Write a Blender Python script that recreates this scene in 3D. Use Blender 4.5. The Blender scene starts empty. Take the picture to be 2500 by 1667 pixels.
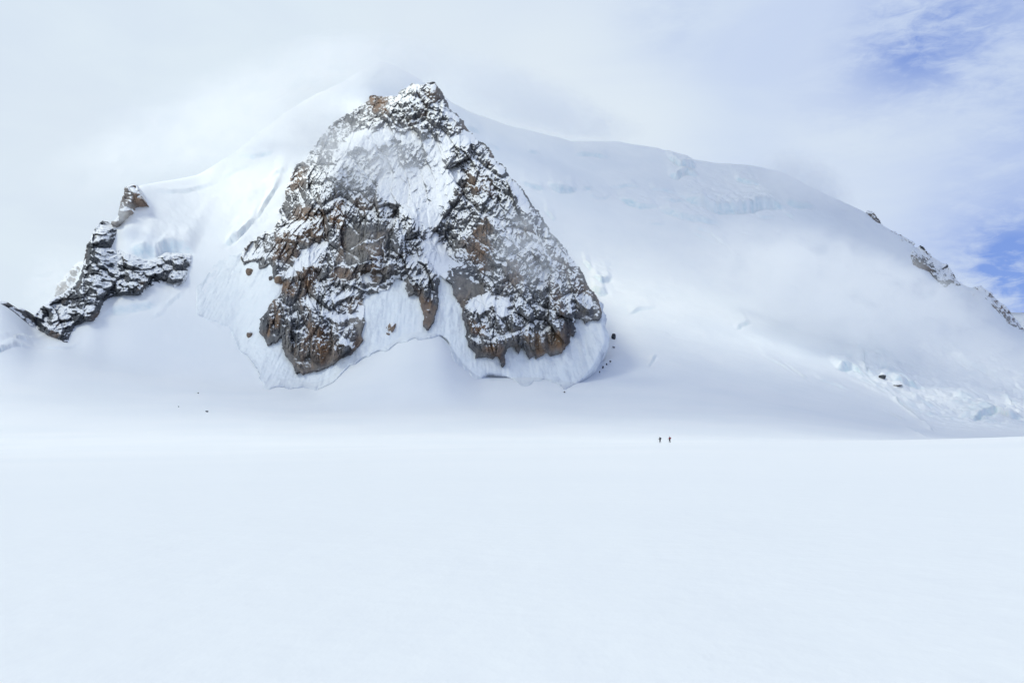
import bpy, bmesh, math
import numpy as np
from mathutils import Vector

# ---------------------------------------------------------------- camera, sky, sun, exposure
scene = bpy.context.scene
COL = scene.collection
FOC, CX, HY = 2430.0, 1250.0, 1067.0        # lens in photo pixels, centre column, eye-level row
EYE = 1.7
cam_d = bpy.data.cameras.new("camera")
cam_d.sensor_width = 36.0
cam_d.lens = 36.0 * FOC / 2500.0
cam_d.shift_y = (HY - 833.5) / 2500.0
cam_d.clip_start = 0.1
cam_d.clip_end = 30000.0
cam = bpy.data.objects.new("camera", cam_d)
cam.location = (0, 0, EYE)
cam.rotation_euler = (math.radians(90), 0, 0)
COL.objects.link(cam)
scene.camera = cam

scene.view_settings.view_transform = 'Standard'
scene.view_settings.look = 'None'
scene.view_settings.gamma = 1.0
scene.view_settings.exposure = -0.05
scene.view_settings.use_curve_mapping = False
scene.render.engine = 'CYCLES'
cy = scene.cycles
cy.use_denoising = True
cy.max_bounces = 18
cy.diffuse_bounces = 3
cy.volume_bounces = 16
cy.volume_step_rate = 1.0
cy.volume_max_steps = 64

SUN_EL, SUN_AZ = 50.0, -122.0       # elevation; azimuth from +Y (towards the mountain), negative = left
sd = Vector((math.sin(math.radians(SUN_AZ)) * math.cos(math.radians(SUN_EL)),
             math.cos(math.radians(SUN_AZ)) * math.cos(math.radians(SUN_EL)),
             math.sin(math.radians(SUN_EL))))
sun_d = bpy.data.lights.new("sun", 'SUN')
sun_d.energy = 2.0
sun_d.angle = math.radians(14)
sun_d.color = (1.0, 1.0, 0.80)
sun = bpy.data.objects.new("sun", sun_d)
sun.rotation_euler = sd.to_track_quat('Z', 'Y').to_euler()
sun.location = (0, 0, 900)
COL.objects.link(sun)


class NT:
    """tiny helper round a node tree"""
    def __init__(s, tree):
        s.t = tree; s.n = tree.nodes; s.l = tree.links
    def node(s, typ, **kw):
        n = s.n.new(typ)
        for k, v in kw.items():
            if hasattr(n, k): setattr(n, k, v)
        return n
    def put(s, sock, v):
        if v is None: return
        if isinstance(v, bpy.types.NodeSocket): s.l.new(v, sock)
        elif isinstance(v, (tuple, list)) and len(v) == 3 and sock.type == 'RGBA': sock.default_value = (*v, 1)
        else: sock.default_value = v
    def math(s, op, a, b=None, c=None, clamp=False):
        n = s.node('ShaderNodeMath', operation=op); n.use_clamp = clamp
        s.put(n.inputs[0], a); s.put(n.inputs[1], b); s.put(n.inputs[2], c)
        return n.outputs[0]
    def vmath(s, op, a, b=None, scale=None):
        n = s.node('ShaderNodeVectorMath', operation=op)
        s.put(n.inputs[0], a); s.put(n.inputs[1], b)
        if scale is not None: s.put(n.inputs['Scale'], scale)
        return n.outputs['Value'] if op in ('DOT_PRODUCT', 'LENGTH', 'DISTANCE') else n.outputs[0]
    def mix(s, f, a, b, blend='MIX'):
        n = s.node('ShaderNodeMix', data_type='RGBA', blend_type=blend)
        s.put(n.inputs[0], f); s.put(n.inputs[6], a); s.put(n.inputs[7], b)
        return n.outputs[2]
    def noise(s, vec, scale, detail=4, rough=0.55, dist=0.0):
        n = s.node('ShaderNodeTexNoise')
        s.put(n.inputs['Vector'], vec); s.put(n.inputs['Scale'], scale)
        s.put(n.inputs['Detail'], detail); s.put(n.inputs['Roughness'], rough); s.put(n.inputs['Distortion'], dist)
        return n.outputs[0]
    def ramp(s, v, lo, hi, a=0.0, b=1.0, smooth=True):
        n = s.node('ShaderNodeMapRange'); n.interpolation_type = 'SMOOTHSTEP' if smooth else 'LINEAR'
        n.clamp = True
        s.put(n.inputs[0], v); s.put(n.inputs[1], lo); s.put(n.inputs[2], hi); s.put(n.inputs[3], a); s.put(n.inputs[4], b)
        return n.outputs[0]
    def attr(s, name, out='Fac'):
        n = s.node('ShaderNodeAttribute'); n.attribute_name = name
        return n.outputs[out]


def dirv(px, py):
    return Vector(((px - CX) / FOC, 1.0, (HY - py) / FOC)).normalized()

world = bpy.data.worlds.new("World")
scene.world = world
world.use_nodes = True
w = NT(world.node_tree)
w.n.clear()
tc = w.node('ShaderNodeTexCoord').outputs['Generated']
sky = w.node('ShaderNodeTexSky', sky_type='NISHITA')
sky.sun_disc = False
sky.sun_elevation = math.radians(SUN_EL)
sky.sun_rotation = math.radians(SUN_AZ)
sky.altitude = 3500
sky_c = w.vmath('SCALE', sky.outputs[0], scale=0.10)
# soft openings in the cloud deck: (px, py, angular radius, how open)
OPEN = [(2330, 60, .06, .55), (2190, 110, .05, .42), (2450, 700, .05, .65), (2400, 610, .06, .30), (2080, 260, .06, .12),
        (1640, 20, .05, .12), (2440, 330, .07, .10), (2600, 640, .07, .5), (2800, 100, .12, .4)]
acc = None
for (px, py, r, a) in OPEN:
    d = w.vmath('DISTANCE', tc, tuple(dirv(px, py)))
    m = w.ramp(d, 0.0, r * 1.5, a, 0.0)
    acc = m if acc is None else w.math('ADD', acc, m)
warp = w.vmath('ADD', w.vmath('MULTIPLY', tc, (1, 1, 2.6)), (3.1, 1.7, 0.4))
n1 = w.noise(warp, 5.0, 6, 0.55, 0.5)
n2 = w.noise(warp, 13.0, 6, 0.6, 0.6)
n3 = w.noise(warp, 40.0, 6, 0.65, 0.8)
brk = w.ramp(w.math('ADD', w.math('MULTIPLY', n1, 0.35), w.math('ADD', w.math('MULTIPLY', n2, 0.4), w.math('MULTIPLY', n3, 0.25))), 0.38, 0.60)
openf = w.math('MULTIPLY', acc, w.math('ADD', 0.10, w.math('MULTIPLY', brk, 1.15)), clamp=True)
# cloud tone: whiter to the left, pale lavender blue to the right
sx = w.node('ShaderNodeSeparateXYZ'); w.put(sx.inputs[0], tc)
side = w.ramp(sx.outputs[0], -0.25, 0.45)
tone = w.mix(side, (0.76, 0.865, 0.955), (0.62, 0.725, 0.905))
grey = w.ramp(n1, 0.30, 0.70)
BRIGHT = [(1330, 210, .16, .75), (1000, 30, .10, .4), (1600, 330, .09, .5), (2050, 380, .12, .35), (150, 350, .12, .3)]
bacc = None
for (px, py, r, a) in BRIGHT:
    m = w.ramp(w.vmath('DISTANCE', tc, tuple(dirv(px, py))), 0.0, r, a, 0.0)
    bacc = m if bacc is None else w.math('ADD', bacc, m)
tone = w.mix(w.math('MULTIPLY', grey, 0.8), tone, w.mix(side, (0.70, 0.80, 0.925), (0.54, 0.65, 0.90)))
tone = w.mix(w.math('MINIMUM', bacc, 1.0), tone, (0.80, 0.885, 0.95))
cloudy = w.mix(openf, tone, w.mix(0.75, sky_c, (0.22, 0.36, 0.86)))
# the cloud deck hangs round the mountain; overhead and behind the viewer the sky opens to blue
gap = w.math('MAXIMUM', w.ramp(sx.outputs[2], 0.46, 0.75), w.ramp(sx.outputs[1], 0.45, -0.15))
gap = w.math('MULTIPLY', gap, w.ramp(n1, 0.30, 0.62, 0.7, 1.0))
cloudy = w.mix(gap, cloudy, w.mix(w.ramp(w.math('ADD', n1, w.math('ADD', w.math('MULTIPLY', sx.outputs[0], 0.25), w.math('MULTIPLY', sx.outputs[2], 0.20))), 0.40, 0.70), (0.84, 0.97, 1.12), w.vmath('MULTIPLY', sky_c, (1.05, 1.12, 1.55))))
bg = w.node('ShaderNodeBackground')
w.put(bg.inputs[0], cloudy)
bg.inputs[1].default_value = 1.0
wo = w.node('ShaderNodeOutputWorld')
w.l.new(bg.outputs[0], wo.inputs[0])

# ---------------------------------------------------------------- numeric helpers
def _h(ix, iy, seed):
    ix = ix.astype(np.int64).astype(np.uint64); iy = iy.astype(np.int64).astype(np.uint64)
    h = (ix * np.uint64(0x9E3779B97F4A7C15)) ^ (iy * np.uint64(0xC2B2AE3D27D4EB4F)) ^ np.uint64(seed * 7919 + 12345)
    h ^= h >> np.uint64(31); h *= np.uint64(0xBF58476D1CE4E5B9)
    h ^= h >> np.uint64(27); h *= np.uint64(0x94D049BB133111EB)
    h ^= h >> np.uint64(31)
    return h

def rnd(h, k=0):
    return ((h >> np.uint64(5 + 11 * k)) & np.uint64(0x7FF)).astype(np.float64) / 2047.0

def vnoise(x, y, seed=0):
    ix = np.floor(x); iy = np.floor(y); fx = x - ix; fy = y - iy
    fx = fx * fx * fx * (fx * (fx * 6 - 15) + 10); fy = fy * fy * fy * (fy * (fy * 6 - 15) + 10)
    a = rnd(_h(ix, iy, seed)); b = rnd(_h(ix + 1, iy, seed)); c = rnd(_h(ix, iy + 1, seed)); d = rnd(_h(ix + 1, iy + 1, seed))
    return (a + (b - a) * fx) * (1 - fy) + (c + (d - c) * fx) * fy

def fbm(x, y, scale, octaves=4, seed=0, gain=0.5):
    s = 0.0; a = 1.0; t = 0.0
    for o in range(octaves):
        s = s + a * (vnoise(x / scale + 17.3 * o, y / scale - 9.1 * o, seed + o) - 0.5); t += a
        a *= gain; scale /= 2.03
    return s / t * 2.0          # about -1..1

def voro(x, y, seed):
    """nearest jittered cell: (hash, dx, dy, F1, F2)"""
    ix = np.floor(x); iy = np.floor(y)
    F1 = np.full(x.shape, 9.0); F2 = np.full(x.shape, 9.0)
    H = np.zeros(x.shape, np.uint64); DX = np.zeros(x.shape); DY = np.zeros(x.shape)
    for a in (-1, 0, 1):
        for b in (-1, 0, 1):
            h = _h(ix + a, iy + b, seed)
            dx = x - (ix + a + rnd(h, 0)); dy = y - (iy + b + rnd(h, 1))
            d = np.sqrt(dx * dx + dy * dy)
            m = d < F1
            F2 = np.where(m, F1, np.minimum(F2, d))
            F1 = np.where(m, d, F1); H = np.where(m, h, H); DX = np.where(m, dx, DX); DY = np.where(m, dy, DY)
    return H, DX, DY, F1, F2

def sstep(x, a, b):
    t = np.clip((x - a) / (b - a), 0, 1)
    return t * t * (3 - 2 * t)

def blur1(a, r, axis):
    if r < 0.5: return a
    k = int(math.ceil(r * 2.2)); g = np.exp(-0.5 * (np.arange(-k, k + 1) / r) ** 2); g /= g.sum()
    pad = [(0, 0)] * a.ndim; pad[axis] = (k, k)
    p = np.pad(a, pad, mode='edge'); out = np.zeros_like(a)
    n = a.shape[axis]
    for i, gv in enumerate(g):
        sl = [slice(None)] * a.ndim; sl[axis] = slice(i, i + n)
        out += gv * p[tuple(sl)]
    return out

def blur(a, r): return blur1(blur1(a, r, 0), r, 1)

def tile(x0, y0, s, pts): return [(x0 + a / s, y0 + b / s) for a, b in pts]
def T1(*p): return tile(0, 400, 2.613, p)
def T2(*p): return tile(550, 150, 2.852, p)
def T3(*p): return tile(1000, 150, 2.852, p)
def T4(*p): return tile(550, 550, 3.484, p)
def T5(*p): return tile(950, 550, 3.485, p)
def T6(*p): return tile(1200, 200, 2.614, p)
def T7(*p): return tile(1850, 400, 2.24, p)

def fill(poly, PX, PY):
    """even-odd membership of the points in a traced outline"""
    out = np.zeros(PX.shape, bool)
    xs = [p[0] for p in poly]; ys = [p[1] for p in poly]
    bb = (PX > min(xs)) & (PX < max(xs)) & (PY > min(ys)) & (PY < max(ys))
    x = PX[bb]; y = PY[bb]; r = np.zeros(x.shape, bool)
    j = len(poly) - 1
    for i in range(len(poly)):
        xi, yi = poly[i]; xj, yj = poly[j]
        if yi != yj:
            r ^= ((yi > y) != (yj > y)) & (x < (xj - xi) * (y - yi) / (yj - yi) + xi)
        j = i
    out[bb] = r
    return out

def linedist(pl, PX, PY):
    d = np.full(PX.shape, 1e9)
    for (x0, y0), (x1, y1) in zip(pl[:-1], pl[1:]):
        vx, vy = x1 - x0, y1 - y0; L = vx * vx + vy * vy + 1e-9
        t = np.clip(((PX - x0) * vx + (PY - y0) * vy) / L, 0, 1)
        d = np.minimum(d, np.hypot(PX - x0 - t * vx, PY - y0 - t * vy))
    return d

def mesh_obj(name, P, faces, mat, attrs=None, smooth=True, parent=None, kind=None):
    me = bpy.data.meshes.new(name)
    P = np.ascontiguousarray(P, dtype=np.float32); faces = np.ascontiguousarray(faces, dtype=np.int32)
    k = faces.shape[1]
    me.vertices.add(len(P)); me.vertices.foreach_set('co', P.ravel())
    me.loops.add(faces.size); me.loops.foreach_set('vertex_index', faces.ravel())
    me.polygons.add(len(faces))
    me.polygons.foreach_set('loop_start', np.arange(0, faces.size, k, dtype=np.int32))
    me.polygons.foreach_set('use_smooth', np.full(len(faces), bool(smooth)))
    me.update(calc_edges=True)
    for an, av in (attrs or {}).items():
        a = me.attributes.new(an, 'FLOAT', 'POINT'); a.data.foreach_set('value', np.ascontiguousarray(av, dtype=np.float32).ravel())
    me.materials.append(mat)
    o = bpy.data.objects.new(name, me); COL.objects.link(o)
    if parent: o.parent = parent
    if kind: o['kind'] = kind
    return o

def grid_faces(nr, nc, keep=None, wrap=False):
    idx = np.arange(nr * nc).reshape(nr, nc)
    a = idx[:-1, :-1]; b = idx[:-1, 1:]; c = idx[1:, 1:]; d = idx[1:, :-1]
    f = np.stack([a, b, c, d], -1).reshape(-1, 4)
    if keep is not None:
        k = (keep[:-1, :-1] & keep[:-1, 1:] & keep[1:, 1:] & keep[1:, :-1]).ravel()
        f = f[k]
    return f

# ---------------------------------------------------------------- materials
def new_mat(name):
    m = bpy.data.materials.new(name); m.use_nodes = True
    t = NT(m.node_tree); t.n.clear()
    out = t.node('ShaderNodeOutputMaterial'); bs = t.node('ShaderNodeBsdfPrincipled')
    t.l.new(bs.outputs[0], out.inputs[0])
    return m, t, bs, out

def snow_material():
    m, t, bs, out = new_mat("snow")
    pos = t.node('ShaderNodeNewGeometry').outputs['Position']
    n_big = t.noise(pos, 0.012, 3, 0.5)
    n_mid = t.noise(pos, 0.15, 5, 0.6)
    ice = t.attr('ice'); dirt = t.attr('dirt')
    c = t.mix(t.ramp(n_big, 0.3, 0.7), (0.86, 0.885, 0.915), (0.90, 0.915, 0.935))
    c = t.mix(ice, c, t.mix(t.ramp(n_mid, 0.35, 0.65), (0.52, 0.70, 0.78), (0.76, 0.86, 0.90)))
    c = t.mix(dirt, c, (0.50, 0.54, 0.63))
    t.put(bs.inputs['Base Color'], c)
    t.put(bs.inputs['Roughness'], 0.65)
    bs.inputs['Specular IOR Level'].default_value = 0.25
    b = t.node('ShaderNodeBump'); b.inputs['Strength'].default_value = 0.25; b.inputs['Distance'].default_value = 1.0
    near = t.noise(t.vmath('MULTIPLY', pos, (1, 0.45, 1)), 0.9, 5, 0.6)
    t.put(b.inputs['Height'], t.math('ADD', t.math('MULTIPLY', n_mid, 0.5), t.math('MULTIPLY', near, 0.10)))
    t.l.new(b.outputs[0], bs.inputs['Normal'])
    return m

def rock_material():
    m, t, bs, out = new_mat("granite")
    pos = t.node('ShaderNodeNewGeometry').outputs['Position']
    snow = t.attr('snow'); brown = t.attr('brown'); tone = t.attr('tone'); pale = t.attr('pale')
    streak = t.noise(t.vmath('MULTIPLY', pos, (1, 0.6, 0.16)), 0.35, 5, 0.65)
    fine = t.noise(pos, 0.6, 5, 0.65)
    dark = t.mix(tone, (0.046, 0.054, 0.066), (0.20, 0.205, 0.215))
    dark = t.mix(pale, dark, t.mix(tone, (0.16, 0.152, 0.145), (0.33, 0.305, 0.28)))
    br = t.mix(tone, (0.105, 0.068, 0.045), (0.32, 0.195, 0.115))
    c = t.mix(brown, dark, br)
    c = t.mix(t.ramp(streak, 0.35, 0.7, 0.0, 0.55), c, t.vmath('MULTIPLY', c, (0.42, 0.44, 0.48)))
    c = t.mix(t.ramp(fine, 0.45, 0.75, 0.0, 0.5), c, t.vmath('MULTIPLY', c, (1.5, 1.45, 1.4)))
    s = t.math('ADD', snow, t.math('MULTIPLY', t.math('SUBTRACT', t.noise(pos, 0.8, 4, 0.7), 0.5), 0.7))
    s = t.ramp(s, 0.27, 0.70)
    c = t.mix(s, c, (0.88, 0.895, 0.925))
    t.put(bs.inputs['Base Color'], c)
    t.put(bs.inputs['Roughness'], t.math('ADD', 0.72, t.math('MULTIPLY', s, 0.0)))
    bs.inputs['Specular IOR Level'].default_value = 0.25
    b = t.node('ShaderNodeBump'); b.inputs['Strength'].default_value = 0.6; b.inputs['Distance'].default_value = 1.0
    t.put(b.inputs['Height'], t.math('MULTIPLY', t.noise(pos, 0.5, 6, 0.7), t.math('SUBTRACT', 1.2, s)))
    t.l.new(b.outputs[0], bs.inputs['Normal'])
    return m

M_SNOW = snow_material()
M_ROCK = rock_material()

# ---------------------------------------------------------------- terrain profile (height along each bearing)
KPX = np.array([-900, -300, 0, 57, 134, 172, 250, 350, 500, 650, 774, 900, 1000, 1080, 1170, 1300, 1400, 1500, 1700, 1900, 2100, 2300, 2500, 2900, 3600.])
def K(*p):
    xs, ys = zip(*p); return np.interp(KPX, xs, ys)
TPX = np.arange(-900, 3601, 5.0)
TD = np.arange(0, 3000, 2.5)
def col(pts):
    xs, ys = zip(*pts); return np.interp(TPX, xs, ys)
def zz(y, D): return EYE + (HY - y) / FOC * D
def smooth_col(a, r=8): return blur1(a, r, 0)
crest = smooth_col(col([(-900, 1116), (-300, 1112), (0, 1110), (500, 1105), (900, 1098), (1200, 1090), (1611, 1080.4), (2000, 1077), (2200, 1074), (2350, 1070), (2500, 1065), (2800, 1050), (3600, 1040)]), 12)
y450 = smooth_col(col([(-900, 1090), (0, 1092), (500, 1090), (900, 1085), (1200, 1083), (1600, 1081.5), (2000, 1082), (2500, 1082), (3600, 1080)]), 14)
y650 = smooth_col(col([(-900, 1052), (0, 1052), (900, 1056), (1500, 1056), (1800, 1060), (2100, 1072), (2500, 1080), (3600, 1080)]), 14)
y900 = smooth_col(col([(-900, 950), (0, 935), (300, 965), (700, 998), (1100, 995), (1500, 1000), (1700, 1003), (1900, 1012), (2100, 1040), (2300, 1070), (2500, 1078), (3600, 1078)]), 12)
y1060 = smooth_col(col([(-900, 700), (-300, 720), (0, 748), (57, 784), (134, 830), (172, 850), (250, 882), (400, 915), (550, 940), (650, 950), (774, 957), (860, 902), (950, 862), (1000, 832), (1080, 832), (1120, 888), (1170, 934), (1300, 932), (1400, 946), (1500, 945), (1700, 955), (1900, 980), (2100, 1015), (2300, 1055), (2500, 1060), (3600, 1050)]), 3)
ridge_y = col([(-900, 690), (-300, 700), (0, 739), (40, 765), (80, 800), (110, 788), (150, 735), (190, 680), (212, 620), (230, 570), (250, 556), (280, 548), (300, 500), (322, 462), (345, 449), (420, 437), (480, 424), (500, 415), (560, 380), (640, 320), (700, 275), (760, 238), (850, 195), (880, 172), (915, 152), (945, 153), (975, 163), (1040, 205), (1100, 250), (1150, 275), (1250, 308), (1330, 325), (1400, 345), (1500, 345), (1590, 360), (1650, 377), (1700, 392), (1750, 399), (1850, 405), (1910, 420), (1990, 462), (2060, 495), (2110, 515), (2160, 552), (2220, 592), (2260, 625), (2310, 665), (2360, 704), (2400, 708), (2450, 755), (2500, 812), (2600, 890), (2900, 960), (3600, 980)])
ridge_D = smooth_col(col([(-900, 1120), (0, 1085), (80, 1100), (150, 1150), (230, 1230), (300, 1300), (345, 1330), (500, 1430), (700, 1540), (900, 1660), (1040, 1760), (1200, 1980), (1500, 2150), (1900, 2150), (2200, 2000), (2500, 1850), (3600, 1700)]), 6)
side_pow = smooth_col(col([(-900, 1.0), (300, 1.05), (900, 1.12), (1100, 1.25), (1500, 1.3), (2000, 1.45), (2500, 1.6), (3600, 1.6)]), 10)

ridge_s = smooth_col(ridge_y, 14)
TZ = np.zeros((len(TPX), len(TD)))
for i in range(len(TPX)):
    kd = [0, 150, 306, 450, 650, 900, 1060]
    kz = [0, zz(crest[i], 306) * 0.42, zz(crest[i], 306), zz(y450[i], 450), zz(y650[i], 650), zz(y900[i], 900), zz(y1060[i], 1060)]
    Dr = ridge_D[i]; zr = zz(ridge_s[i], Dr)
    tt = np.linspace(0, 1, 14)[1:]
    kd += list(1060 + (Dr - 1060) * tt); kz += list(kz[6] + (zr - kz[6]) * tt ** side_pow[i])
    kd += [Dr + 60, Dr + 900, 4000]; kz += [zr - 25, zr - 520, zr - 520]
    TZ[i] = np.interp(TD, kd, kz)
far = TD > 380
TZs = blur1(TZ, 9, 1); TZn = blur1(TZ, 4, 1)
wd = sstep(TD, 380, 560)[None, :] * (1 - 0.0)
# soften the slope breaks but keep the ridge line crisp
rd = np.abs(TD[None, :] - ridge_D[:, None])
wr = sstep(rd, 20, 140)
TZ = TZn * (1 - wd) + wd * (TZs * wr + TZn * (1 - wr))
TZ = blur1(TZ, 2.5, 0)
top_err = np.array([(HY - (TZ[i, TD > 700] - EYE) / TD[TD > 700] * FOC).min() - ridge_y[i] for i in range(len(TPX))])
rz = top_err / FOC * ridge_D
TZ = TZ + blur1(rz[:, None], 2.2, 0) * np.exp(-(rd / 110) ** 2)

def terr(px, D):
    fi = np.clip((px - TPX[0]) / 5.0, 0, len(TPX) - 1.001); fj = np.clip(D / 2.5, 0, len(TD) - 1.001)
    i = fi.astype(int); j = fj.astype(int); a = fi - i; b = fj - j
    return (TZ[i, j] * (1 - a) * (1 - b) + TZ[i + 1, j] * a * (1 - b) + TZ[i, j + 1] * (1 - a) * b + TZ[i + 1, j + 1] * a * b)

# depth at which a bearing/elevation first meets the terrain
YR = np.arange(60, 1110, 2.0)
DEP = np.zeros((len(TPX), len(YR)))
for i in range(len(TPX)):
    sl = (TD > 330) & (TD < ridge_D[i] + 1)
    D = TD[sl]; y = HY - (TZ[i, sl] - EYE) / D * FOC
    ym = np.minimum.accumulate(y) - np.arange(len(y)) * 1e-4
    DEP[i] = np.interp(-YR, -ym, D, left=D[0], right=D[-1])
def depth_at(px, py):
    px = np.asarray(px, float); py = np.asarray(py, float)
    fi = np.clip((px - TPX[0]) / 5.0, 0, len(TPX) - 1.001); fj = np.clip((py - YR[0]) / 2.0, 0, len(YR) - 1.001)
    i = fi.astype(int); j = fj.astype(int); a = fi - i; b = fj - j
    return (DEP[i, j] * (1 - a) * (1 - b) + DEP[i + 1, j] * a * (1 - b) + DEP[i, j + 1] * (1 - a) * b + DEP[i + 1, j + 1] * a * b)

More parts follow.
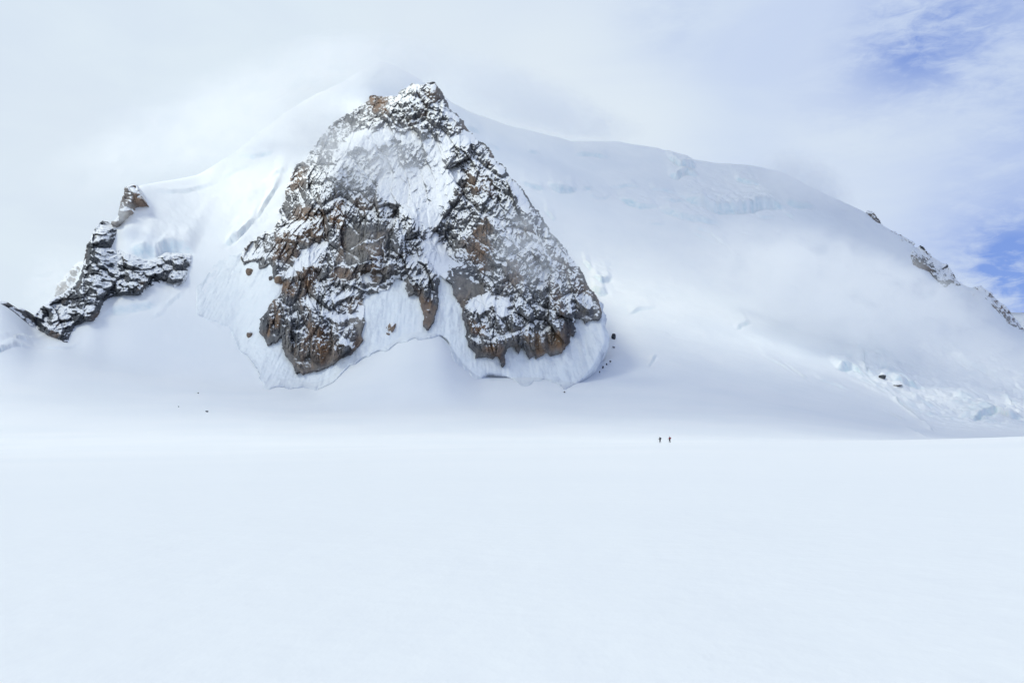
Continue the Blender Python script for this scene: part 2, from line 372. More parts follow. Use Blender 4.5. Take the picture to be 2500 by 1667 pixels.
# ---------------------------------------------------------------- snow field and mountain: one continuous sheet
def build_terrain():
    th_f = np.arctan((np.arange(-260, 2761, 3.0) - CX) / FOC)
    lo, hi = th_f[0], th_f[-1]
    th = np.concatenate([np.linspace(-math.pi, lo, 70)[:-1], th_f, np.linspace(hi, math.pi, 70)[1:]])
    Rn = np.concatenate([[0.0], np.geomspace(1.0, 330, 150), np.arange(333, 2420, 2.7), np.geomspace(2440, 9000, 12)])
    TH, R = np.meshgrid(th, Rn, indexing='ij')
    THc = np.clip(TH, -0.55, 0.55)
    Dd = R * np.cos(THc)
    PX = CX + FOC * np.tan(THc)
    Z = terr(PX, np.minimum(Dd, 2990))
    fade = sstep(np.abs(TH), 0.75, 1.5)
    Z = Z * (1 - fade) + np.clip(Z, -8, 4) * fade
    X = R * np.sin(TH); Y = R * np.cos(TH)
    ice = np.zeros(Z.shape); dirt = np.zeros(Z.shape)
    # gentle undulation everywhere, stronger on the slopes
    amp = 0.12 * sstep(R, 8, 60) + 1.8 * sstep(R, 420, 900) + 2.5 * sstep(R, 1050, 1500)
    Z = Z + amp * fbm(X, Y, 140, 3, 5) + 0.05 * sstep(R, 4, 25) * fbm(X, Y, 18, 3, 9) * (R < 500)
    Z = Z + (1.3 * sstep(R, 1050, 1350)) * fbm(X, Y, 32, 5, 15, 0.55) + 0.9 * sstep(R, 1050, 1350) * fbm(X * 0.5 + Y * 0.2, Y, 14, 4, 19, 0.6) * sstep(fbm(X, Y, 150, 2, 23), -0.3, 0.4)
    up = sstep(R, 1080, 1250)
    # wind and slide streaks down the slopes
    PYv = HY - (Z - EYE) / np.maximum(Dd, 1) * FOC
    infov = (np.abs(TH) < 0.6) & (R > 500)
    def region(poly, soft):
        px0 = min(p[0] for p in poly) - 60; px1 = max(p[0] for p in poly) + 60
        sel = infov & (PX > px0) & (PX < px1)
        v = np.zeros(Z.shape)
        # soft membership through jittered samples
        ps, ys = PX[sel], PYv[sel]; a = np.zeros(ps.shape)
        for (ox, oy) in [(0, 0), (1, 0), (-1, 0), (0, 1), (0, -1), (.6, .6), (-.6, .6), (.6, -.6), (-.6, -.6)]:
            a += fill(poly, ps + ox * soft, ys + oy * soft)
        v[sel] = a / 9
        return v
    rough = region(T7((430, 1100), (560, 980), (700, 930), (900, 930), (1050, 1010), (1300, 1010), (1500, 1150), (1500, 1420), (1200, 1420), (1000, 1400), (900, 1380), (760, 1260), (640, 1200)), 18)
    Z = Z + rough * (12.0 * fbm(X, Y, 55, 6, 31, 0.65) + 6.0 * np.abs(fbm(X, Y, 22, 3, 36)))
    lump = region(T2((0, 1300), (0, 1000), (120, 900), (250, 820), (420, 700), (480, 740), (400, 900), (340, 1080), (200, 1220), (100, 1350)), 12)
    Z = Z + lump * 3.2 * fbm(X, Y, 26, 4, 41, 0.6)
    lump2 = region(T6((560, 1100), (760, 1100), (780, 1400), (700, 1400)), 8) + region(T6((200, 640), (600, 650), (900, 640), (1200, 700), (1700, 800), (1900, 780), (1900, 860), (1400, 900), (900, 820), (500, 720), (250, 720)), 9)
    Z = Z + lump2 * 3.0 * fbm(X, Y, 24, 4, 47, 0.6)
    hum = region(T1((-60, 1060), (120, 1060), (220, 1110), (120, 1170), (-60, 1200)), 6)
    Z = Z + hum * 2.5 * fbm(X, Y, 22, 4, 51, 0.6)
    # serac walls and crevasse lips: (traced line, height, uphill reach)
    CL = [(T6((190, 640), (250, 668), (335, 688)), 4, 30), (T6((365, 662), (430, 690), (500, 697), (545, 688)), 7, 45), (T6((585, 690), (640, 680)), 3, 20),
          (T6((620, 720), (680, 738), (760, 720)), 2, 20), (T6((750, 660), (850, 672), (945, 690)), 3, 30), (T6((1020, 700), (1090, 712), (1170, 722)), 3, 30),
          (T6((815, 742), (880, 770), (950, 800), (1060, 806)), 6, 40), (T6((1060, 822), (1180, 858), (1300, 880), (1460, 888)), 7, 45),
          (T6((1190, 735), (1250, 765), (1320, 792), (1420, 815), (1540, 826), (1640, 822), (1790, 800), (1900, 810)), 15, 80),
          (T6((1130, 600), (1180, 620), (1250, 600), (1320, 612)), 9, 35), (T6((1130, 490), (1180, 540), (1210, 562), (1300, 545)), 12, 40),
          (T6((1560, 640), (1640, 668), (1705, 682)), 6, 40), (T6((600, 1165), (632, 1195)), 7, 25), (T6((655, 1250), (700, 1275), (760, 1250)), 8, 30),
          (T6((650, 1325), (690, 1355), (730, 1355)), 9, 30), (T6((1880, 780), (1960, 800), (2060, 800)), 6, 40), (T6((350, 830), (400, 880)), 4, 25),
          (T7((30, 1045), (100, 1080), (180, 1130)), 2, 25), (T7((440, 1110), (520, 1112), (580, 1150), (640, 1210)), 7, 35), (T7((560, 1000), (580, 1060), (600, 1130)), 7, 40),
          (T7((740, 1195), (800, 1215), (890, 1215)), 9, 40), (T7((1100, 1080), (1180, 1130), (1250, 1150), (1320, 1195)), 10, 50),
          (T7((1330, 1230), (1370, 1300), (1410, 1340)), 8, 30), (T7((1180, 1395), (1240, 1365), (1300, 1360), (1380, 1390), (1456, 1395)), 7, 40),
          (T7((760, 1290), (870, 1360), (920, 1420), (960, 1460)), 4, 25), (T7((790, 1430), (860, 1470), (940, 1500)), 2.5, 25), (T7((910, 960), (960, 1010), (1010, 1060)), 6, 40),
          (T1((840, 548), (900, 572), (980, 590), (1070, 556), (1150, 548), (1230, 560)), 12, 55), (T1((980, 165), (1100, 182), (1200, 165), (1290, 130), (1400, 90)), 2.5, 25),
          (T1((640, 985), (700, 950), (800, 948), (880, 930), (990, 905)), 5, 30), (T1((1070, 905), (1100, 880), (1150, 840)), 2, 15), (T1((990, 975), (1035, 950)), 2, 12),
          (T1((-40, 1195), (0, 1190), (60, 1165), (130, 1150)), 5, 25), (T1((90, 1100), (150, 1115), (210, 1110)), 3, 20), (T1((290, 1170), (400, 1180), (480, 1165)), 1.5, 20),
          (T2((0, 1280), (80, 1240), (140, 1170), (200, 1100)), 7, 30), (T2((230, 1070), (300, 960), (360, 870)), 6, 30), (T2((330, 800), (420, 760)), 3, 20), (T2((100, 640), (200, 660), (330, 640)), 3, 35),
          (T2((1020, 120), (1090, 60), (1130, 20)), 3, 30), (T2((0, 770), (100, 735), (170, 720)), 1.5, 20),
          (T3((400, 470), (480, 490)), 5, 30), (T3((540, 570), (620, 600)), 3, 30), (T3((830, 635), (905, 650)), 3, 20), (T3((1150, 640), (1240, 650), (1390, 660)), 4, 40),
          (T6((1090, 760), (1160, 775), (1230, 772)), 3, 20), (T6((1290, 975), (1370, 1000), (1440, 1030)), 3, 25), (T6((1600, 950), (1650, 960)), 2.5, 15), (T6((1700, 860), (1800, 868)), 3, 20), (T6((1880, 850), (1930, 880)), 3, 20),
          (T6((1290, 940), (1400, 960), (1500, 1040), (1560, 1100)), 2.5, 30), (T6((880, 1480), (940, 1450), (1040, 1430)), 3, 30), (T6((1560, 1560), (1640, 1520)), 4, 30), (T6((1000, 905), (1100, 915)), 2, 20),
          (T7((190, 1120), (260, 1170)), 2, 20), (T7((340, 1180), (430, 1210), (490, 1235)), 2.5, 20), (T7((720, 1360), (800, 1400)), 2, 15), ([(1584, 893), (1594, 878), (1601, 872)], 3, 8),
          ]
    for pl, h, reach in CL:
        dd = depth_at([p[0] for p in pl], [p[1] for p in pl])
        wp = [((p[0] - CX) / FOC * d, d) for p, d in zip(pl, dd)]
        x0 = min(p[0] for p in wp) - 30; x1 = max(p[0] for p in wp) + 30; y0 = min(p[1] for p in wp) - 30; y1 = max(p[1] for p in wp) + reach * 2
        s = (X > x0) & (X < x1) & (Y > y0) & (Y < y1)
        xs, ys = X[s], Y[s]
        j = 3.5 * fbm(xs, ys, 14, 3, 61) + 6 * fbm(xs, ys, 40, 2, 66)
        # signed distance in plan across the line, positive uphill, plus a fade at its ends
        px = [p[0] for p in wp]; py = [p[1] for p in wp]
        o = np.argsort(px); px = np.array(px)[o]; py = np.array(py)[o]
        L = px[-1] - px[0] + 1e-6
        t = ys + j - np.interp(xs, px, py)
        e = sstep(xs, px[0] - 4, px[0] + 0.22 * L) * (1 - sstep(xs, px[-1] - 0.22 * L, px[-1] + 4))
        hh = (1.35 if pl[0][1] < 560 and pl[0][0] > 1200 else 1.0) * h * e * (1 + 0.5 * fbm(xs, ys, 16, 4, 71, 0.6))
        Z[s] += hh * sstep(t, -2.5, 2.0) * np.exp(-np.clip(t, 0, None) / reach) - 0.35 * hh * np.exp(-((t + 4) / 4) ** 2)
        ice[s] = np.maximum(ice[s], np.exp(-((t + 1.0) / 3.0) ** 2) * np.clip(hh / 6, 0, 1) * (0.5 + 0.5 * fbm(xs, ys, 9, 3, 77)))
    # dirty, fluted old snow on the left flank of the buttress
    st = region(T4((-220, 700), (-60, 480), (60, 330), (250, 420), (420, 560), (300, 760), (250, 880), (230, 1130), (120, 1050), (0, 880)), 14)
    fl = fbm(X * 1.0, Y * 0.14, 9, 4, 81, 0.6)
    Z = Z + st * 1.6 * fl
    dirt = np.clip(st * sstep(fl + 0.5 * fbm(X, Y, 40, 3, 83), -0.1, 0.9) * 0.6, 0, 1)
    ice = np.clip(ice + rough * 0.35 * sstep(fbm(X, Y, 26, 4, 91, 0.65), 0.1, 0.5), 0, 1)
    dirt = np.clip(dirt + rough * 0.25 * sstep(fbm(X, Y, 18, 4, 93, 0.65), 0.1, 0.6), 0, 1)
    P = np.stack([X, Y, Z], -1).reshape(-1, 3)
    f = grid_faces(*Z.shape)
    o = mesh_obj("snow_field", P, f[:, ::-1], M_SNOW, {'ice': ice, 'dirt': dirt}, kind='structure')
    # survey the finished surface so that rocks can be set on it
    th_c = np.arctan((TPX - CX) / FOC)
    ix = np.clip(np.searchsorted(th, th_c), 0, len(th) - 1)
    for i, k in enumerate(ix):
        sl = (Dd[k] > 330) & (Dd[k] < ridge_D[i] + 1)
        D = Dd[k][sl]; y = HY - (Z[k][sl] - EYE) / D * FOC
        ym = np.minimum.accumulate(y) - np.arange(len(y)) * 1e-4
        DEP[i] = np.interp(-YR, -ym, D, left=D[0], right=D[-1])

build_terrain()

# ---------------------------------------------------------------- main rock pyramid and the ice apron at its foot
SCH = [(470, 760), (500, 778), (550, 805), (587, 854), (616, 880), (630, 917), (648, 946), (693, 942), (728, 952), (774, 957), (788, 949), (808, 929), (837, 906), (874, 877), (909, 863), (949, 857), (972, 836),
       (1003, 826), (1078, 825), (1093, 833), (1100, 880), (1134, 909), (1151, 923), (1177, 936), (1194, 912), (1220, 915), (1245, 926), (1274, 943), (1300, 929), (1332, 923), (1352, 934),
       (1377, 954), (1403, 943), (1432, 917), (1463, 906), (1486, 854), (1493, 820), (1600, 820)]
sx_, sy_ = zip(*SCH)
bx_ = np.arange(400, 1601, 5.0)
by_ = blur1(np.interp(bx_, sx_, np.maximum(np.array(sy_), 880)), 12, 0)
bY = np.full(len(bx_), 1062.0)
bY = blur1(depth_at(bx_, by_) * 0 + 1064 + 26 * ((bx_ - 1000) / 450) ** 2 * (bx_ > 1000) + 14 * ((bx_ - 1000) / 450) ** 2 * (bx_ < 1000), 8, 0)
bZ = (HY - by_) / FOC * bY + EYE
def face_depth(px, py, tan=1.28):
    Yb = np.interp(px, bx_, bY); Zb = np.interp(px, bx_, bZ) - EYE
    k = (HY - py) / FOC
    return (Yb * tan - Zb) / np.maximum(tan - k, 0.3)

XL_Y = [200, 232, 269, 341, 434, 487, 539, 567, 629, 700, 800, 960]
XL_X = [930, 906, 858, 778, 708, 695, 680, 641, 587, 580, 575, 600]
def base_depth(px, py):
    f = face_depth(px, py); d = depth_at(px, py)
    wl = sstep(px - np.interp(py, XL_Y, XL_X), 0, 105)
    return np.where(d < f, d, d * (1 - wl) + f * wl)

def bump(px, py, x, y, rx, ry, rot=0.0):
    c, s = math.cos(math.radians(rot)), math.sin(math.radians(rot))
    u = ((px - x) * c + (py - y) * s) / rx; v = (-(px - x) * s + (py - y) * c) / ry
    return np.exp(-(u * u + v * v))

def relief_mesh(name, PX, PY, depth, keep, mat, attrs, skirt=60.0, lean=0.25):
    """solid relief: the face plus a skirt running back into the mountain along its rim"""
    X = (PX - CX) / FOC * depth; Z = EYE + (HY - PY) / FOC * depth
    P = np.stack([X, depth, Z], -1).reshape(-1, 3)
    f = grid_faces(*PX.shape, keep=keep)
    # boundary edges
    e = np.concatenate([f[:, [0, 1]], f[:, [1, 2]], f[:, [2, 3]], f[:, [3, 0]]])
    n = len(P)
    key = e.min(1).astype(np.int64) * n + e.max(1)
    u, inv, cnt = np.unique(key, return_inverse=True, return_counts=True)
    be = e[cnt[inv] == 1]
    rim = np.unique(be); newid = {}
    back = P[rim].copy()
    cx, cz = P[rim][:, 0].mean(), P[rim][:, 2].mean()
    back[:, 1] += skirt; back[:, 0] += (cx - back[:, 0]) * lean * 0.15; back[:, 2] -= skirt * 0.2
    m = np.full(n, -1, np.int64); m[rim] = n + np.arange(len(rim))
    sk = np.stack([be[:, 1], be[:, 0], m[be[:, 0]], m[be[:, 1]]], -1)
    allP = np.concatenate([P, back]); allf = np.concatenate([f, sk])
    used = np.unique(allf); mp = np.full(len(allP), -1, np.int64); mp[used] = np.arange(len(used))
    at = {k: np.concatenate([v.ravel(), v.ravel()[rim]])[used] for k, v in attrs.items()}
    return mesh_obj(name, allP[used], mp[allf], mat, at)

def facets(X, Z, scales, seed, shear=0.0):
    h = np.zeros(X.shape); tone = np.zeros(X.shape); tw = 0
    wx = X + 4.0 * fbm(X, Z, 30, 3, seed + 50); wz = Z + 4.0 * fbm(X, Z, 30, 3, seed + 60)
    for i, (sc, an, amp) in enumerate(scales):
        H, dx, dz, F1, F2 = voro((wx + shear * wz) / sc, wz / (sc * an), seed + i * 7)
        r0 = rnd(H, 2) - 0.5; tx = rnd(H, 3) - 0.5; tz = rnd(H, 4 - 1) * 0 + (rnd(_h(H & np.uint64(0xFFFF), H >> np.uint64(40), 3), 0) - 0.5)
        h += amp * (r0 * 1.3 + tx * dx * 2.6 + tz * dz * 2.6) - amp * 0.45 * np.exp(-(F2 - F1) * 10)
        tone += (rnd(H, 1)) * (0.6 ** i); tw += 0.6 ** i
    return h, tone / tw

def rank(a, m):
    r = np.zeros(a.shape); v = a[m]
    o = np.argsort(v); q = np.empty(len(v)); q[o] = np.linspace(0, 1, len(v)); r[m] = q
    return r

def normal_z(PX, PY, depth):
    X = (PX - CX) / FOC * depth; Z = EYE + (HY - PY) / FOC * depth
    P = np.stack([X, depth, Z], -1)
    n = np.cross(np.gradient(P, axis=1), np.gradient(P, axis=0))
    n /= np.linalg.norm(n, axis=-1, keepdims=True) + 1e-9
    n *= np.where(n[..., 1:2] > 0, -1, 1)
    return n[..., 2], n[..., 0]

OUT_MAIN = T2((105, 1365), (135, 1300), (165, 1270), (215, 1240), (260, 1190), (330, 1180), (370, 1110), (400, 1060), (365, 1040), (415, 960), (425, 860), (450, 810), (490, 720), (550, 690), (600, 600), (650, 545), (690, 490), (720, 450), (790, 395), (880, 340), (960, 290), (1000, 262), (1015, 235), (1080, 238), (1140, 242), (1185, 238), (1200, 215), (1250, 185), (1310, 155), (1380, 158), (1400, 148), (1450, 140), (1490, 180), (1520, 240), (1545, 290), (1560, 325)) \
    + T3((310, 348), (330, 365), (345, 400), (375, 410), (390, 455), (430, 500), (470, 548), (530, 570), (565, 620), (600, 685), (650, 715), (690, 790), (750, 835), (800, 900), (830, 960), (870, 1010), (920, 1070), (970, 1170), (1030, 1240), (1100, 1310), (1160, 1390), (1210, 1470)) \
    + T5((1450, 150), (1540, 245), (1610, 330), (1655, 400), (1690, 490), (1740, 570), (1780, 640), (1805, 700), (1812, 780), (1790, 815), (1740, 795), (1700, 800), (1680, 830), (1650, 800), (1590, 790), (1580, 850), (1590, 900), (1570, 948), (1540, 930), (1540, 1000), (1500, 1035), (1470, 1080), (1400, 1095), (1370, 1108), (1340, 1080), (1290, 1120), (1250, 1140), (1235, 1110), (1190, 1135), (1155, 1080), (1130, 1010), (1105, 1098), (1080, 1070), (1060, 1010), (1000, 1040), (990, 1100), (985, 1170), (960, 1207), (940, 1180), (930, 1110), (880, 1132), (800, 1120), (740, 1135), (735, 1080), (680, 1035), (650, 950), (655, 880), (625, 790), (620, 700), (590, 660), (550, 590), (530, 500), (470, 460), (425, 430), (422, 640), (405, 720), (380, 820), (345, 865), (310, 888), (285, 850), (295, 780), (270, 700), (245, 600), (200, 590), (155, 608), (140, 560), (130, 470), (100, 430)) \
    + T4((1440, 450), (1410, 500), (1390, 540), (1290, 570), (1190, 600), (1165, 640), (1180, 700), (1180, 740), (1190, 830), (1160, 930), (1165, 980), (1140, 1025), (1100, 1060), (1060, 1100), (1000, 1130), (960, 1150), (900, 1195), (820, 1232), (770, 1240), (700, 1245), (650, 1262), (620, 1235), (590, 1255), (575, 1180), (540, 1140), (500, 1105), (480, 1000), (478, 930), (440, 975), (400, 1000), (350, 1020), (320, 960), (290, 900), (300, 800), (350, 740), (400, 650), (450, 600), (485, 560), (490, 490), (530, 460), (500, 470), (480, 470), (440, 450), (400, 440), (395, 350), (380, 320), (330, 355), (270, 370), (275, 310), (230, 310), (150, 332))

SNOW_P = [  # (outline, snow share)
    (T2((850, 540), (900, 500), (1000, 478), (1100, 470), (1220, 480), (1300, 500), (1370, 545), (1450, 540), (1520, 570), (1600, 560), (1570, 640), (1520, 700), (1540, 760), (1650, 765), (1660, 800), (1600, 900), (1560, 1000), (1500, 1060), (1520, 1130), (1400, 1160), (1330, 1150), (1300, 1080), (1190, 1050), (1090, 960), (1050, 880), (1100, 800), (1220, 740), (1400, 720), (1395, 600), (1290, 575), (1200, 560), (1080, 600), (960, 620), (860, 640), (780, 600)), 0.87),
    (T2((760, 640), (960, 620), (1200, 620), (1200, 740), (1090, 820), (1000, 880), (850, 880), (700, 780)), 0.74),
    (T2((1090, 970), (1240, 980), (1320, 1090), (1320, 1180), (1200, 1160), (1130, 1060)), 0.62),
    (T2((1270, 830), (1440, 820), (1440, 1000), (1290, 1000)), 0.78),
    (T2((600, 760), (880, 830), (880, 900), (700, 960), (560, 930)), 0.66),
    (T4((560, 440), (500, 462), (540, 400), (620, 280), (650, 205), (760, 180), (840, 155), (965, 80), (930, 130), (865, 200), (790, 285), (765, 335), (700, 345), (640, 360)), 0.99),
    (T2((1390, 1180), (1440, 1170), (1480, 1250), (1540, 1330), (1560, 1440), (1530, 1568), (1480, 1450), (1440, 1330)), 0.9),
    (T5((350, 130), (400, 250), (425, 420), (470, 465), (420, 440), (380, 330), (300, 240), (280, 130)), 0.95),
    (T5((200, 230), (330, 250), (400, 350), (380, 420), (280, 330), (190, 290)), 0.85),
    (T5((110, 400), (230, 400), (280, 460), (200, 480), (130, 450)), 0.8),
    (T5((640, 690), (720, 620), (790, 590), (860, 590), (900, 620), (990, 610), (1030, 680), (1010, 740), (940, 760), (905, 720), (860, 680), (845, 740), (770, 750), (700, 720)), 0.98),
    (T5((905, 700), (1000, 690), (1030, 760), (960, 820), (910, 780)), 0.93),
    (T5((660, 925), (760, 925), (805, 960), (750, 990), (670, 970)), 0.97),
    (T5((1040, 570), (1120, 570), (1090, 530)), 0.9),
    (T5((760, 590), (900, 560), (870, 610)), 0.9),
    (T5((1280, 380), (1350, 370), (1340, 500), (1270, 560), (1270, 440)), 0.85),
    (T5((1560, 560), (1740, 580), (1700, 680), (1560, 640)), 0.75),
    (T5((1300, 80), (1500, 200), (1640, 400), (1560, 420), (1400, 230)), 0.6),
    (T5((1500, 190), (1560, 250), (1620, 350), (1580, 340)), 0.95),
    (T3((690, 800), (740, 850), (800, 960), (850, 1070), (780, 1020), (720, 920)), 0.92),
    (T3((640, 960), (720, 990), (760, 1070), (700, 1060)), 0.85),
    (T3((560, 690), (620, 700), (680, 790), (640, 800)), 0.88),
    (T3((210, 310), (300, 340), (350, 420), (300, 440), (220, 380)), 0.85),
    (T3((200, 520), (420, 490), (480, 560), (400, 580), (330, 600), (230, 610)), 0.9),
    (T3((480, 900), (560, 950), (520, 1000), (430, 980)), 0.6),
    (T4((880, 580), (960, 570), (1120, 560), (1160, 600), (1100, 630), (960, 640), (860, 640)), 0.93),
    (T4((860, 740), (960, 770), (1100, 760), (1190, 740), (1190, 800), (1100, 800), (960, 820), (880, 800)), 0.95),
    (T4((1100, 700), (1190, 690), (1180, 745), (1110, 740)), 0.9),
    (T4((680, 630), (740, 640), (800, 720), (770, 700), (690, 670)), 0.93),
    (T4((150, 230), (260, 180), (340, 200), (330, 270), (230, 300), (160, 310)), 0.72),
    (T4((980, 960), (1060, 960), (1060, 1020), (1000, 1010)), 0.95),
    (T4((1130, 410), (1230, 430), (1230, 470), (1150, 470)), 0.8),
    (T4((1580, 400), (1650, 410), (1660, 470), (1600, 460)), 0.9),
]
BARE_P = [
    (T4((960, 60), (1000, 20), (1200, -20), (1330, 0), (1480, 60), (1465, 210), (1385, 268), (1200, 290), (1080, 350), (950, 330), (960, 180)), 0.06),
    (T4((770, 350), (930, 330), (890, 480), (780, 450)), 0.12),
    (T4((900, 400), (1000, 340), (1200, 330), (1340, 340), (1500, 340), (1420, 440), (1290, 560), (1180, 570), (1100, 540), (900, 560)), 0.08),
    (T4((500, 480), (650, 350), (740, 345), (770, 560), (690, 640), (700, 780), (800, 760), (850, 830), (820, 900), (960, 1000), (1100, 1050), (820, 1232), (590, 1255), (500, 1100), (480, 930), (350, 1020), (300, 860), (400, 640)), 0.15),
    (T4((880, 820), (1190, 800), (1160, 920), (1060, 950), (960, 930)), 0.2),
    (T5((620, 130), (720, 20), (840, 0), (860, 250), (900, 330), (860, 400), (800, 330), (700, 300)), 0.08),
    (T5((1000, 280), (1080, 270), (1140, 350), (1140, 480), (1080, 520), (900, 580), (950, 480), (1040, 430)), 0.1),
    (T5((540, 450), (700, 500), (800, 480), (840, 560), (760, 590), (640, 670), (590, 640)), 0.12),
    (T5((1100, 420), (1260, 430), (1280, 580), (1200, 590), (1100, 560)), 0.22),
    (T5((670, 800), (820, 830), (830, 920), (700, 900)), 0.3),
    (T5((800, 960), (930, 930), (930, 1100), (760, 1110), (700, 1040)), 0.15),
    (T5((1060, 860), (1130, 870), (1110, 1090), (1070, 1060)), 0.15),
    (T5((1140, 930), (1300, 940), (1460, 900), (1480, 1030), (1380, 1100), (1240, 1135), (1160, 1090)), 0.1),
    (T5((1400, 500), (1480, 600), (1540, 850), (1500, 900), (1440, 760)), 0.12),
    (T5((1590, 640), (1680, 680), (1680, 800), (1600, 780)), 0.12),
    (T5((1500, 770), (1590, 800), (1580, 930), (1500, 880)), 0.15),
    (T5((140, 470), (260, 540), (250, 600), (150, 600)), 0.1),
    (T5((250, 600), (420, 500), (415, 700), (345, 865), (300, 860)), 0.22),
    (T5((970, 840), (1050, 860), (1040, 1010), (990, 1030)), 0.25),
    (T2((1000, 240), (1140, 242), (1130, 340), (1200, 380), (1060, 380), (1010, 320)), 0.18),
    (T2((1240, 350), (1450, 350), (1450, 440), (1280, 455)), 0.25),
    (T2((880, 1000), (960, 940), (1050, 1020), (1100, 1110), (900, 1130), (820, 1130)), 0.3),
    (T2((740, 950), (830, 970), (830, 1050), (760, 1180), (680, 1200), (740, 1060)), 0.25),
    (T2((520, 1190), (650, 1200), (660, 1270), (540, 1300)), 0.15),
    (T2((340, 1220), (480, 1250), (520, 1380), (400, 1400), (330, 1300)), 0.2),
    (T2((480, 720), (550, 710), (570, 850), (460, 900)), 0.3),
    (T3((410, 760), (480, 750), (460, 860), (410, 880)), 0.3),
    (T3((1520 - 1000, 1080), (545, 1060), (560, 1250), (470, 1180)), 0.1),
]
BROWN_P = [(T4((495, 490), (560, 480), (575, 570), (520, 590), (485, 560)), 1.0), (T4((410, 640), (470, 640), (470, 800), (430, 860), (350, 970), (320, 950), (380, 800)), 0.9), (T4((600, 360), (760, 345), (760, 500), (680, 700), (610, 700)), 0.6),
           (T4((690, 850), (800, 800), (850, 1000), (760, 1100), (700, 1020)), 0.95), (T4((570, 1000), (980, 980), (960, 1140), (700, 1240), (590, 1250)), 0.55), (T4((900, 400), (1000, 340), (1100, 380), (1200, 330), (1300, 360), (1280, 470), (900, 480)), 0.75),
           (T4((1060, 1000), (1180, 930), (1150, 1030), (1060, 1100)), 0.8), (T4((990, 20), (1010, 200), (960, 330), (950, 200)), 0.7), (T4((1150, 180), (1340, 160), (1330, 280), (1200, 280)), 0.45),
           (T5((180, 480), (270, 540), (400, 720), (345, 870), (290, 860), (250, 620)), 0.75), (T4((1100, 600), (1165, 640), (1060, 760), (1020, 740)), 0.7),
           (T2((1000, 240), (1140, 240), (1130, 380), (1010, 330)), 0.95), (T2((740, 950), (830, 970), (820, 1200), (740, 1150)), 0.95), (T2((340, 1180), (500, 1190), (520, 1380), (330, 1400)), 0.6), (T2((470, 1000), (720, 1050), (720, 1250), (440, 1250)), 0.55), (T2((400, 800), (560, 700), (600, 860), (430, 930)), 0.5),
           (T2((880, 930), (1000, 920), (1060, 1040), (900, 1060)), 0.5), (T2((1380, 150), (1480, 160), (1500, 300), (1400, 260)), 0.6), (T2((100, 1290), (200, 1270), (180, 1400), (110, 1380)), 0.6),
           (T5((620, 130), (760, 0), (850, 0), (850, 420), (800, 420), (780, 300), (680, 280)), 0.95), (T3((500, 1080), (550, 1060), (560, 1300), (370, 1240), (380, 1350), (480, 1380), (480, 1180)), 0.9), (T3((400, 740), (590, 820), (580, 960), (520, 900), (410, 880)), 0.6), (T5((1080, 20), (1170, 40), (1160, 120), (1090, 100)), 0.8),
           (T5((1000, 280), (1130, 340), (1140, 480), (1000, 540), (940, 520)), 0.75), (T5((870, 620), (970, 650), (900, 760)), 1.0), (T5((670, 800), (820, 840), (810, 940), (700, 880)), 0.9), (T5((740, 1080), (940, 960), (980, 1200), (930, 1120)), 0.6),
           (T5((1140, 900), (1480, 930), (1480, 1040), (1240, 1130)), 0.7), (T5((1360, 420), (1450, 560), (1540, 900), (1440, 860)), 0.7), (T5((1500, 450), (1660, 480), (1740, 640), (1600, 640)), 0.45), (T5((1230, 60), (1500, 220), (1640, 480), (1480, 460)), 0.35)]
PALE_P = [(T4((480, 800), (560, 860), (570, 1140), (500, 1100)), 0.8), (T4((560, 1000), (1000, 950), (1000, 1140), (600, 1255)), 0.8), (T4((880, 820), (1190, 800), (1160, 950), (960, 930)), 0.6), (T4((1000, 60), (1330, 40), (1340, 280), (1000, 300)), 0.55), (T2((520, 1190), (660, 1200), (660, 1270), (540, 1300)), 0.9),
          (T5((540, 450), (820, 480), (840, 570), (640, 670)), 0.7), (T5((970, 840), (1130, 870), (1110, 1090), (990, 1030)), 0.8), (T5((1140, 900), (1480, 930), (1380, 1100), (1180, 1120)), 0.85), (T5((1600, 640), (1700, 700), (1680, 800), (1600, 780)), 0.6), (T5((1100, 60), (1300, 150), (1300, 500), (1150, 430)), 0.5), (T3((480, 1080), (560, 1060), (620, 1400), (500, 1400)), 0.5), (T4((1280, 340), (1500, 340), (1420, 440), (1280, 470)), 0.7)]
